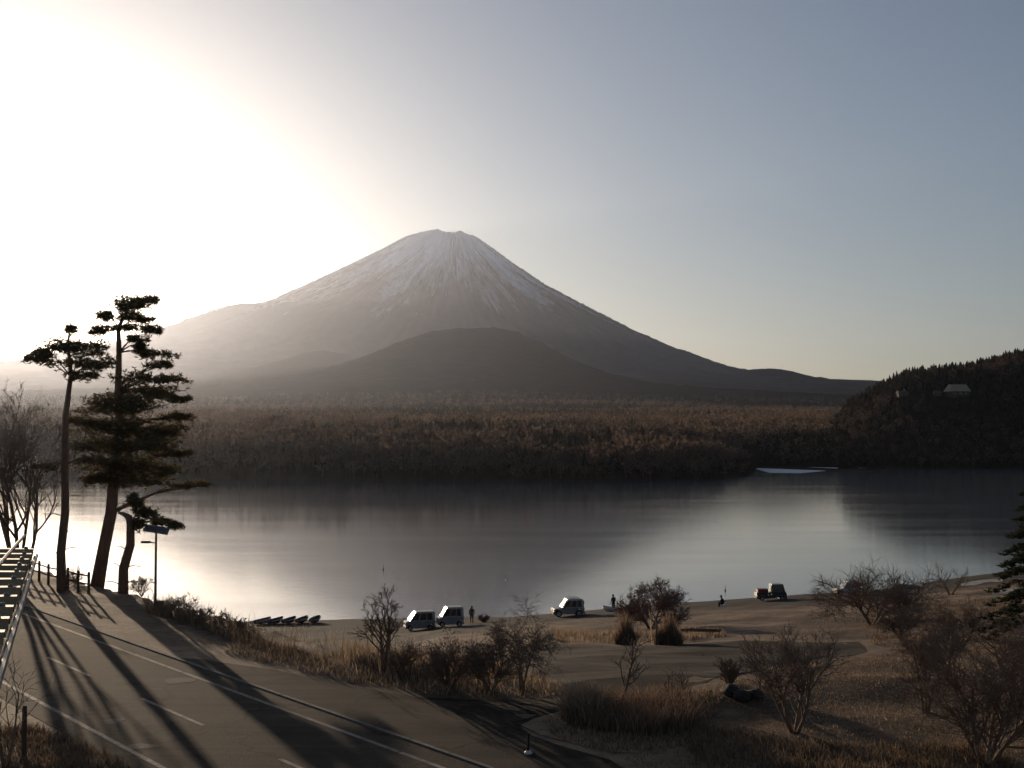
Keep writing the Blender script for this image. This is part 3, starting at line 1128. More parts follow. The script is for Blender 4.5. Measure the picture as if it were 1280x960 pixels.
def tufts(cent, half, k, ln, rg, cols, flat=0.6):
    """needle sprays through a pad: arrays of triangles"""
    u = rg.normal(0, 1, (k, 3))
    u /= np.linalg.norm(u, axis=1, keepdims=True)
    r = rg.uniform(0, 1, (k, 1)) ** 0.45
    c = np.asarray(cent) + u * r * np.asarray(half)
    m = 7
    c = np.repeat(c, m, 0)
    d = rg.normal(0, 1, (k * m, 3))
    d[:, 2] = d[:, 2] * flat + 0.35
    d /= np.linalg.norm(d, axis=1, keepdims=True)
    sd = np.cross(d, rg.normal(0, 1, (k * m, 3)))
    sd /= np.linalg.norm(sd, axis=1, keepdims=True)
    L_ = ln * rg.uniform(0.6, 1.2, (k * m, 1))
    w = ln * 0.13
    v = np.stack([c - sd * w, c + sd * w, c + d * L_], 1).reshape(-1, 3)
    f = np.arange(len(v)).reshape(-1, 3)
    cc = np.asarray(cols)[rg.integers(0, len(cols), k)] * rg.uniform(0.75, 1.25, (k, 1))
    cc = np.repeat(np.repeat(cc, m, 0), 3, 0)
    return v, f, cc


NEED = [(0.085, 0.075, 0.033), (0.10, 0.082, 0.04), (0.13, 0.09, 0.048)]


def pine(label, base, path_px, rads, pads, seed, dens=1.0, hang=0):
    """path_px: picture points of the trunk axis at the tree's own distance"""
    rg = np.random.default_rng(seed)
    pr = random.Random(seed)
    bx, by, bz = base
    o = empty('pine_tree', base, 0, label, 'tree', 'pines on the lake bank')

    def loc(px, py, dy=0.0):
        return Vector(((px - 640) / F * by - bx, dy, CAMZ + (HOR - py) / F * by - bz))
    tr = MB()
    pts = [loc(*q) for q in path_px]
    pts[0] = Vector((0, 0, -0.2))
    for i in range(1, len(pts)):
        pts[i].x += pr.uniform(-0.14, 0.14)
        pts[i].y = pr.uniform(-0.25, 0.25)
    tr.tube(pts, rads, 9)
    trunk = None
    VS, FS, CS, b0 = [], [], [], 0
    for (px, py, hw, hh) in pads:
        dy = pr.uniform(-1, 1) * min(hw / F * by * 0.6, 1.8)
        c = loc(px, py, dy)
        hx, hz_ = hw / F * by, max(hh / F * by * 1.0, 0.2)
        # limb from the trunk to the pad
        j = min(range(len(pts)), key=lambda q: abs(pts[q].z - (c.z - 0.5)) + 0.1 * abs(pts[q].x - c.x))
        a0 = pts[j]
        mid = a0.lerp(c, 0.55) + Vector((0, 0, 0.25))
        rr0 = max(0.035, rads[j] * 0.4)
        tr.tube([a0, a0.lerp(mid, 0.5), mid, c + Vector((0, 0, -hz_ * 0.4))], [rr0, rr0 * 0.8, rr0 * 0.55, 0.02], 5)
        for q in range(5):
            e = c + Vector((pr.uniform(-1, 1) * hx * 0.9, pr.uniform(-1, 1) * hx * 0.6, pr.uniform(-0.3, 0.5) * hz_))
            tr.tube([mid, mid.lerp(e, 0.5) + Vector((0, 0, 0.08)), e], [rr0 * 0.45, 0.025, 0.012], 4)
        # several small overlapping pads with a ragged outline
        v, f, cl = tufts(c, (hx * 1.15, hx * 0.9, hz_ * 1.5), int(10 + 9 * hx * dens), 0.25, rg, NEED)
        VS.append(v)
        FS.append(f + b0)
        CS.append(cl)
        b0 += len(v)
        for q in range(7):
            cc = (c.x + pr.uniform(-0.75, 0.75) * hx, c.y + pr.uniform(-0.6, 0.6) * hx, c.z + pr.uniform(-0.5, 0.5) * hz_)
            v, f, cl = tufts(cc, (hx * 0.5, hx * 0.5, hz_ * 0.75), int(20 * dens * (hx * hz_ + 0.3)) + 7, 0.27, rg, NEED)
            VS.append(v)
            FS.append(f + b0)
            CS.append(cl)
            b0 += len(v)
    # short dead snags on the lower trunk
    for q in range(10):
        j = pr.randrange(1, max(2, len(pts) // 2))
        a = pts[j].lerp(pts[j - 1], pr.random())
        e = a + Vector((pr.uniform(-1.4, 1.4), pr.uniform(-1, 1), pr.uniform(-0.2, 0.5)))
        m2 = a.lerp(e, 0.5) + Vector((0, 0, 0.1))
        tr.tube([a, m2, e], [0.035, 0.025, 0.01], 4)
        for w in range(3):
            t = m2.lerp(e, pr.random())
            tr.tube([t, t + Vector((pr.uniform(-0.5, 0.5), pr.uniform(-0.4, 0.4), pr.uniform(-0.5, 0.1)))], [0.014, 0.006], 3)
    tr.build('trunk', 'pine_bark', o, smooth=True)
    np_mesh('crown', np.concatenate(VS), np.concatenate(FS), 'needles', o, col=np.concatenate(CS))
    return o


def on_bank(px, d):
    x = (px - 640) / F * d
    return (x, d, zz(x, d))


pine('slim straight pine with one flat crown standing before the fence', on_bank(81, 72.5),
     [(81, 735), (79, 690), (81, 640), (82, 580), (84, 520), (86, 470), (87, 430), (88, 402)], [0.30, 0.25, 0.23, 0.2, 0.17, 0.13, 0.08, 0.03],
     [(87, 430, 34, 8), (57, 441, 20, 6), (112, 440, 26, 8), (85, 452, 42, 8), (44, 450, 14, 4), (124, 457, 22, 10), (105, 470, 25, 6), (70, 436, 18, 6), (88, 412, 7, 5), (120, 575, 30, 5), (60, 585, 18, 4)], 11)
pine('tallest leaning pine with layered crown beside the fence end', on_bank(124, 75.5),
     [(124, 732), (131, 690), (141, 640), (147, 590), (150, 540), (146, 490), (147, 440), (149, 410), (156, 390), (165, 372)], [0.42, 0.36, 0.34, 0.3, 0.27, 0.22, 0.16, 0.12, 0.08, 0.03],
     [(172, 379, 22, 8), (158, 384, 20, 8), (186, 374, 8, 5), (160, 396, 18, 6), (133, 395, 14, 5), (178, 400, 12, 4), (128, 414, 16, 6), (172, 410, 26, 5), (188, 413, 10, 4), (172, 424, 14, 7), (172, 435, 9, 6),
      (190, 443, 26, 6), (196, 456, 18, 5), (205, 475, 30, 6), (160, 472, 22, 9), (192, 490, 40, 9), (150, 500, 45, 11), (130, 512, 35, 9), (188, 508, 44, 11), (168, 528, 56, 12), (125, 535, 35, 12), (205, 540, 35, 9),
      (185, 555, 48, 12), (145, 558, 45, 12), (160, 578, 54, 11), (200, 590, 38, 9), (172, 600, 36, 9), (140, 595, 30, 9), (235, 607, 24, 3), (130, 600, 20, 8), (222, 522, 18, 6), (112, 556, 22, 7), (222, 566, 20, 6), (104, 528, 16, 6), (220, 498, 18, 5), (165, 545, 34, 12), (160, 585, 30, 10)], 12, 1.15)
pine('short crooked pine with broken top next to the solar lamp', on_bank(157, 71.0),
     [(157, 742), (158, 710), (163, 680), (168, 655), (166, 646), (158, 643), (150, 640)], [0.30, 0.27, 0.24, 0.22, 0.2, 0.14, 0.06],
     [(172, 628, 10, 6), (178, 640, 12, 7), (192, 642, 12, 6), (205, 652, 14, 4), (176, 655, 7, 7), (222, 656, 12, 3), (168, 622, 6, 5)], 13, 0.9)

# dark fir at the right edge
L = on_bank(1312, 62.0)
L = (L[0], L[1], zz(L[0], L[1]))
fir = empty('fir_tree', L, 0, 'dark fir with drooping tiered branches at the right edge of the view', 'tree')
tr = MB()
tr.tube([(0, 0, -0.2), (0.05, 0, 3), (0, 0.05, 6), (0, 0, 9)], [0.25, 0.19, 0.12, 0.03], 8)
VS, FS, CS, b0 = [], [], [], 0
rg = np.random.default_rng(5)
for t in range(13):
    z0 = 1.0 + t * 0.62
    ln = 3.4 * (1 - t / 15.0)
    for k in range(8):
        a = 2 * math.pi * (k + rg.uniform(0, 0.8)) / 8
        e = Vector((math.cos(a) * ln, math.sin(a) * ln, z0 - 0.25 * ln + rg.uniform(-0.1, 0.25)))
        m2 = Vector((math.cos(a) * ln * 0.5, math.sin(a) * ln * 0.5, z0 + 0.05))
        tr.tube([(0, 0, z0), m2, e], [0.05, 0.03, 0.01], 4)
        for q in range(6):
            c = m2.lerp(e, q / 5.0 * 1.02 - 0.02) if q else Vector((0, 0, z0)).lerp(m2, 0.5)
            v, f, cl = tufts(c, (0.38, 0.38, 0.1), 16, 0.2, rg, [(0.022, 0.03, 0.014), (0.028, 0.034, 0.018)], 0.25)
            VS.append(v)
            FS.append(f + b0)
            CS.append(cl)
            b0 += len(v)
tr.build('trunk', 'bark', fir, smooth=True)
np_mesh('crown', np.concatenate(VS), np.concatenate(FS), 'needles', fir, col=np.concatenate(CS))

# ------------------------------------------------------------------ dense bushes


def dense_bush(name, px, py, w, h, label, seed, cols, boxy=True, ln=0.15, k=2600):
    rg = np.random.default_rng(seed)
    x, y, z = gp(px, py)
    o = empty(name, (x, y, z), 0, label, 'bush')
    tr = MB()
    rnd = random.Random(seed)
    for q in range(7):
        e = (rnd.uniform(-0.35, 0.35) * w, rnd.uniform(-0.35, 0.35) * w, h * rnd.uniform(0.6, 0.9))
        tr.tube([(e[0] * 0.2, e[1] * 0.2, -0.05), (e[0] * 0.6, e[1] * 0.6, h * 0.4), e], [0.03, 0.02, 0.008], 5)
    tr.build('stem', 'bark', o)
    u = rg.uniform(-1, 1, (k, 3))
    if boxy:
        u = np.sign(u) * np.abs(u) ** 0.8
    else:
        u /= np.maximum(np.linalg.norm(u, axis=1, keepdims=True), 0.3)
        u *= rg.uniform(0.5, 1, (k, 1)) ** 0.4
    c = u * np.array([w / 2, w / 2, h / 2]) + np.array([0, 0, h / 2])
    c[:, :2] *= (0.85 + 0.15 * np.clip(1.2 - c[:, 2:3] / h, 0, 1))
    VS, FS, CS, b0 = [], [], [], 0
    for cc in np.array_split(c, 40):
        v, f, cl = tufts(cc.mean(0), (0.01,) * 3, len(cc), ln, rg, cols, 0.8)
        v = v + np.repeat(np.repeat(cc - cc.mean(0), 7, 0), 3, 0)
        VS.append(v)
        FS.append(f + b0)
        CS.append(cl)
        b0 += len(v)
    np_mesh('foliage', np.concatenate(VS), np.concatenate(FS), 'plant', o, col=np.concatenate(CS))
    return o


DK = [(0.05, 0.038, 0.024), (0.035, 0.03, 0.018), (0.075, 0.05, 0.03)]
bare_tree('tufted_bush', gp(909, 852), 1.0, 63, 'small upright dark bush next to the three boulders', 'bush', stems=16, spread=0.32, trunk_r=0.016, levels=2, kids=(8, 6), first=0.1, ang=22, lr=0.5)
bare_tree('low_bush', on_bank(605, 132), 1.0, 64, 'low dark bush behind the standing person on the beach', 'bush', stems=14, spread=0.7, trunk_r=0.03, levels=3, kids=(7, 5, 3), first=0.1, ang=30, lr=0.5, rmin=0.012)
m_ = MB()
x, y, z = gp(817, 803)
m_.box((0, 0, 0.8), (0.1, 0.1, 1.7))
o = m_.build('stake', 'concrete', bevel=0.01)
o.location = (x, y - 0.9, z)
tag(o, 'pale wooden stake beside the wider grass clump', 'stake')

# ------------------------------------------------------------------ dry grass


def blades(P_, hh, cols, rg, w=0.02, lean=0.35):
    k = len(P_)
    a = rg.uniform(0, 6.28, k)
    sd = np.stack([np.cos(a), np.sin(a), np.zeros(k)], 1) * (w * rg.uniform(0.6, 1.4, k))[:, None]
    h = hh * rg.uniform(0.5, 1.2, k)
    ld = rg.normal(0, lean, (k, 2))
    tip = P_ + np.stack([ld[:, 0] * h, ld[:, 1] * h, h], 1)
    mid = P_ + np.stack([ld[:, 0] * h * 0.35, ld[:, 1] * h * 0.35, h * 0.6], 1)
    v = np.stack([P_ - sd, P_ + sd, mid - sd * 0.7, mid + sd * 0.7, tip], 1).reshape(-1, 3)
    b_ = (np.arange(k) * 5)[:, None]
    f = np.concatenate([b_ + np.array([[0, 1, 3]]), b_ + np.array([[0, 3, 2]]), b_ + np.array([[2, 3, 4]])])
    c = np.asarray(cols)[rg.integers(0, len(cols), k)] * rg.uniform(0.7, 1.25, (k, 1))
    return v, f, np.repeat(c, 5, 0)


GOLD = [(0.34, 0.25, 0.165), (0.28, 0.205, 0.135), (0.42, 0.315, 0.215)]
BROWN = [(0.18, 0.128, 0.084), (0.23, 0.163, 0.107), (0.14, 0.1, 0.066)]
BRAM = [(0.2, 0.13, 0.09), (0.24, 0.16, 0.11), (0.16, 0.10, 0.074), (0.32, 0.225, 0.15)]


def grass(name, polys, label):
    """polys: (picture outline, count, height, colours, width, clump)"""
    rg = np.random.default_rng(len(name))
    VS, FS, CS, b0 = [], [], [], 0
    for pl, k, hh, cols, w, clump in polys:
        xy = [gp(*q)[:2] for q in pl]
        x0, x1 = min(q[0] for q in xy), max(q[0] for q in xy)
        y0, y1 = min(q[1] for q in xy), max(q[1] for q in xy)
        got = []
        n_ = 0
        while n_ < k:
            c = rg.uniform((x0, y0), (x1, y1), (max(4, k // clump), 2))
            q = np.repeat(c, clump, 0) + rg.normal(0, 0.22 if clump > 1 else 0, (len(c) * clump, 2))
            ok = inside(q[:, 0], q[:, 1], xy) & ~inside(q[:, 0], q[:, 1], apron_xy)
            q = q[ok]
            got.append(q)
            n_ += len(q) + 1
        q = np.concatenate(got)[:k]
        P_ = np.concatenate([q, Z(q[:, 0], q[:, 1])[:, None] - 0.03], 1)
        v, f, c = blades(P_, hh, cols, rg, w)
        VS.append(v)
        FS.append(f + b0)
        CS.append(c)
        b0 += len(v)
    o = np_mesh(name, np.concatenate(VS), np.concatenate(FS), 'plant', col=np.concatenate(CS))
    return tag(o, label, 'grass', kind='stuff')


def pampas(px, py, w, h, label, seed):
    rg = np.random.default_rng(seed)
    x, y, z = gp(px, py)
    o = empty('pampas_clump', (x, y, z), 0, label, 'bush', 'dry clumps by the car park')
    k = 1500
    a = rg.uniform(0, 6.28, k)
    r_ = np.sqrt(rg.uniform(0, 1, k)) * w / 2
    P_ = np.stack([np.cos(a) * r_, np.sin(a) * r_, np.full(k, -0.03)], 1)
    v, f, c = blades(P_, 1.0, BRAM + BROWN, rg, 0.024, 0.2)
    v[:, 2] *= np.repeat(h * (1.0 - 0.45 * (r_ / (w / 2)) ** 2) * (0.85 + 0.25 * np.sin(a * 2 + seed)), 5)
    np_mesh('foliage', v, f, 'plant', o, col=c)
    k = 60
    P_ = np.stack([rg.normal(0, w * 0.2, k), rg.normal(0, w * 0.2, k), np.zeros(k)], 1)
    v, f, c = blades(P_, h * 1.12, GOLD, rg, 0.02, 0.18)
    np_mesh('plume', v, f, 'plant', o, col=c)
    return o


pampas(781, 804, 1.15, 1.6, 'narrower of the two upright brown grass clumps by the car park', 61)
pampas(834, 804, 1.55, 1.6, 'wider of the two upright brown grass clumps by the car park', 62)

grass('verge_grass', [
    ([(330, 800), (480, 818), (640, 838), (700, 856), (690, 866), (600, 866), (450, 850), (340, 826)], 420, 1.25, GOLD + BROWN, 0.012, 3),
    ([(180, 752), (330, 795), (420, 826), (330, 812), (190, 768)], 260, 1.1, BROWN, 0.012, 4),
    ([(300, 800), (350, 806), (420, 816), (520, 830), (640, 842), (700, 856), (712, 866), (690, 869), (600, 869), (520, 864), (450, 853), (400, 842), (340, 828), (280, 812)], 4200, 0.28, GOLD + BROWN, 0.014, 5),
    ([(430, 812), (520, 822), (600, 830), (640, 838), (600, 848), (500, 838), (430, 826)], 4000, 0.55, GOLD, 0.02, 20),
    ([(180, 752), (260, 782), (330, 800), (420, 826), (380, 826), (280, 796), (190, 766)], 1500, 0.36, BROWN, 0.014, 6),
    ([(690, 788), (770, 790), (860, 788), (900, 786), (905, 794), (860, 799), (770, 802), (700, 802)], 3000, 0.4, GOLD, 0.022, 16),
], 'golden dry grass along the road verge and bank')
grass('field_grass', [
    ([(900, 850), (1000, 832), (1090, 816), (1280, 800), (1280, 958), (820, 958), (720, 930), (860, 900)], 30000, 0.10, GOLD + BROWN + BROWN, 0.012, 5),
    ([(860, 905), (1000, 925), (1200, 925), (1270, 958), (860, 958)], 4000, 0.3, BROWN, 0.015, 16),
    ([(670, 900), (720, 890), (880, 858), (900, 870), (880, 925), (760, 938), (700, 922)], 5000, 0.2, GOLD + BROWN, 0.014, 16),
    ([(1080, 760), (1280, 745), (1280, 800), (1080, 808)], 5000, 0.3, BROWN, 0.025, 20),
], 'short tawny grass over the open field')
grass('bramble_patch', [
    ([(698, 896), (720, 884), (800, 880), (850, 872), (872, 888), (862, 912), (800, 918), (730, 908)], 3600, 0.75, BRAM, 0.014, 8),
    ([(698, 896), (718, 884), (760, 888), (750, 905)], 1300, 0.95, GOLD, 0.018, 14),
], 'reddish brown brambles and pampas on the traffic island')
grass('roadside_weeds', [
    ([(0, 905), (50, 905), (120, 930), (180, 958), (0, 958)], 2600, 0.25, BROWN, 0.014, 16),
], 'withered weeds beside the road below the metal roof')

# ------------------------------------------------------------------ fence on the bank
fence = empty('wooden_fence', on_bank(85, 74.0), 0, 'low wooden post and rail fence on the bank under the pines', 'fence')
fx0, fy0, fz0 = fence.location
pa_, pb_ = Vector(gp(20, 728)[:2]), Vector(gp(114, 744)[:2])
pa_ = Vector(((20 - 640) / F * 81.0, 81.0))
pb_ = Vector(((114 - 640) / F * 70.6, 70.6))
npost = 9
tops = []
for i in range(npost):
    q = pa_.lerp(pb_, i / (npost - 1))
    z = zz(q.x, q.y)
    m_ = MB()
    m_.lathe([(0.0, -0.25), (0.085, -0.25), (0.08, 1.15), (0.06, 1.2), (0.0, 1.21)], (q.x - fx0, q.y - fy0, z - fz0), sides=8)
    m_.build('post', 'wood', fence)
    tops.append(Vector((q.x - fx0, q.y - fy0, z - fz0)))
for i in range(npost - 1):
    for hz_ in (1.0, 0.55):
        m_ = MB()
        m_.tube([tops[i] + Vector((0, -0.1, hz_)), tops[i + 1] + Vector((0, -0.1, hz_))], [0.045, 0.045], 6)
        m_.build('rail', 'wood', fence)

# ------------------------------------------------------------------ solar lamp
L = on_bank(197, 64.3)
lamp = empty('solar_lamp', L, 0, 'solar powered street lamp on the bank right of the pines', 'street lamp')
HL = (762 - 664) / F * L[1]
m_ = MB()
m_.lathe([(0.0, -0.2), (0.075, -0.2), (0.07, 0.9), (0.055, HL), (0, HL)], sides=10)
m_.build('pole', 'grey_paint', lamp, smooth=True)
m_ = MB()
m_.box((0, 0, 0), (1.15, 0.75, 0.05))
pn = m_.build('solar_panel', 'panel_glass', lamp, bevel=0.008)
pn.location = (0.02, 0, HL + 0.12)
pn.rotation_euler = (R(17), R(9), R(8))
m_ = MB()
for (cx, cy, sx, sy) in ((0, 0.39, 1.2, 0.04), (0, -0.39, 1.2, 0.04), (0.59, 0, 0.04, 0.74), (-0.59, 0, 0.04, 0.74)):
    m_.box((cx, cy, 0), (sx, sy, 0.07))
m_.build('panel_frame', 'grey_paint', pn)
m_ = MB()
m_.tube([(0, 0, HL - 0.55), (-0.35, 0, HL - 0.52)], [0.03, 0.03], 8)
m_.build('bracket', 'grey_paint', lamp)
m_ = MB()
m_.box((-0.5, 0, HL - 0.5), (0.5, 0.2, 0.1), taper=(0.9, 0.8))
lh = m_.build('lamp_head', 'grey_paint', lamp, bevel=0.015)
m_ = MB()
m_.box((-0.5, 0, HL - 0.557), (0.4, 0.14, 0.012))
m_.build('diffuser', 'lamp_white', lh)
m_ = MB()
m_.box((0.2, 0, 0.25), (0.42, 0.35, 0.55))
cb = m_.build('battery_box', 'grey_paint', lamp, bevel=0.02)
m_ = MB()
m_.box((0.2, -0.185, 0.25), (0.34, 0.016, 0.45))
m_.build('box_door', 'grey_paint', cb)

# ------------------------------------------------------------------ folded metal roof at the left edge
HR = 1.0
RF = empty('carport', (0, 0, CAMZ - HR), 0, 'carport with weathered ribbed metal roof at the left edge', 'carport')


def rp(px, py):
    d_ = F * HR / (py - HOR)
    return Vector(((px - 640) / F * d_, d_, 0))


e1, e0 = rp(45, 691), rp(-50, 990)
al = (e1 - e0)
lng = al.length
al.normalize()
lf = Vector((-al.y, al.x, 0))          # away from the eave, to the left
if lf.x > 0:
    lf = -lf
pitch = 0.5
nf = int(lng / pitch)
pitch = lng / nf
for i in range(nf):
    s0 = i * pitch
    m_ = MB()
    prof = [(0.0, 0.0), (0.28, 0.0), (0.35, 0.05), (0.44, 0.05), (0.50, 0.0)]
    prof = [(a * pitch / 0.5, b_) for a, b_ in prof]
    for t_, hh in ((0.0, 0.0), (2.6, 0.09)):
        for a, b_ in prof:
            q = e0 + al * (s0 + a) + lf * t_
            m_.v.append((q.x, q.y, b_ + hh))
    k = len(prof)
    for j in range(k - 1):
        m_.f.append((j, j + 1, k + j + 1, k + j))
    pnl = m_.build('roof_panel', 'roof_metal', RF)
    m_ = MB()
    q = e0 + al * (s0 + 0.40 * pitch / 0.5) + lf * 0.06
    m_.lathe([(0.0, 0.0), (0.018, 0.0), (0.018, 0.012), (0.01, 0.02), (0.0, 0.022)], (q.x, q.y, 0.05), sides=8)
    m_.build('bolt_cap', 'steel', pnl, smooth=True)
m_ = MB()
a0, a1 = e0 - lf * 0.02, e1 - lf * 0.02
m_.tube([(a0.x, a0.y, -0.02), (a1.x, a1.y, -0.02)], [0.02, 0.02], 8)
m_.build('gutter', 'grey_paint', RF)
m_ = MB()
a0, a1 = e0 + lf * 0.25 + al * 1.2, e1 + lf * 0.08
m_.tube([(a0.x, a0.y, 0.16), (a1.x, a1.y, 0.16)], [0.014, 0.014], 6)
m_.build('snow_rail', 'grey_paint', RF)
for t_ in (0.05, lng / 2, lng - 0.1):
    m_ = MB()
    q = e0 + al * t_ + lf * 0.35
    m_.box((q.x, q.y, (zz(q.x, q.y) - CAMZ + HR - 0.1) / 2 - 0.03), (0.14, 0.14, abs(zz(q.x, q.y) - CAMZ + HR) - 0.1), math.atan2(al.y, al.x))
    m_.build('post', 'grey_paint', RF)
m_ = MB()
q0, q1 = e0 + lf * 0.3, e1 + lf * 0.3
m_.tube([(q0.x, q0.y, -0.12), (q1.x, q1.y, -0.12)], [0.09, 0.09], 4)
m_.build('beam', 'grey_paint', RF)

# short post and thin sapling below the roof
L = gp(37, 945)
m_ = MB()
m_.lathe([(0, -0.2), (0.07, -0.2), (0.065, 1.35), (0.05, 1.42), (0, 1.43)], sides=10)
o = m_.build('marker_post', 'wood')
o.location = L
tag(o, 'dark wooden post by the road below the metal roof', 'post')
bare_tree('bare_sapling', gp(14, 956), 3.1, 77, 'thin curved leafless sapling below the metal roof', 'tree', stems=3, spread=0.25, trunk_r=0.03, levels=3, kids=(5, 3, 3), first=0.3)

# road cone like marker at the junction
L = gp(660, 938)
mk = empty('lane_marker', L, 0, 'small upright lane marker on the asphalt near the island tip', 'marker')
m_ = MB()
m_.lathe([(0, 0), (0.11, 0), (0.11, 0.05), (0.07, 0.09), (0.03, 0.1)], sides=12)
m_.build('base', 'lamp_white', mk)
m_ = MB()
m_.lathe([(0.035, 0.07), (0.03, 0.55), (0.0, 0.56)], sides=10)
m_.build('post', 'black_trim', mk)

# boulders
for i, (px, py, r_, lab) in enumerate(((911, 866, 0.32, 'squarish dark boulder under the small round bush'), (926, 872, 0.3, 'flat dark boulder in the middle of the three boulders'), (941, 869, 0.27, 'dark boulder at the foot of the slender tree'), (1100, 942, 0.13, 'small pale stone on the near side of the field'))):
    bm = bmesh.new()
    bmesh.ops.create_icosphere(bm, subdivisions=3, radius=r_)
    rg_ = random.Random(i)
    o1, o2 = rg_.uniform(0, 9), rg_.uniform(0, 9)
    for v in bm.verts:
        c = v.co.normalized()
        v.co *= 1 + 0.18 * math.sin(4 * c.x + o1) * math.cos(3 * c.y + o2) + 0.1 * math.sin(9 * c.z + 5 * c.x + o2)
        v.co.z *= 0.72
    me = bpy.data.meshes.new('boulder')
    bm.to_mesh(me)
    bm.free()
    me.shade_smooth()
    o = link('boulder', me, 'concrete' if i == 3 else 'rock')
    x, y, z = gp(px, py)
    o.location = (x, y, z + r_ * 0.4)
    tag(o, lab, 'boulder')

# log barrier by the car park
L = gp(872, 795)
lg = empty('log_barrier', L, R(-4), 'low log barrier on two short stumps beside the car park', 'barrier')
m_ = MB()
m_.tube([(-1.1, 0, 0.42), (0, 0.02, 0.43), (1.3, 0, 0.42)], [0.09, 0.095, 0.085], 10)
m_.build('log', 'wood', lg)
for x in (-0.75, 0.7):
    m_ = MB()
    m_.lathe([(0, -0.15), (0.13, -0.15), (0.12, 0.34), (0, 0.345)], (x, 0, 0), sides=10)
    m_.build('stump', 'bark', lg)

# ------------------------------------------------------------------ vehicles


def wheel(o, x, y, r, w=0.16):
    m_ = MB()
    s = 1 if y > 0 else -1
    m_.lathe([(r * 0.62, -w / 2), (r * 0.93, -w / 2), (r, -w * 0.3), (r, w * 0.3), (r * 0.93, w / 2), (r * 0.62, w / 2)], (x, y, r), 'y', 20)
    t = m_.build('wheel', 'tyre', o, smooth=True)
    m_ = MB()
    m_.lathe([(0.0, w * 0.42 * s), (r * 0.2, w * 0.45 * s), (r * 0.3, w * 0.3 * s), (r * 0.55, w * 0.36 * s), (r * 0.66, w * 0.47 * s)], (x, y, r), 'y', 16)
    m_.build('rim', 'rim', t)


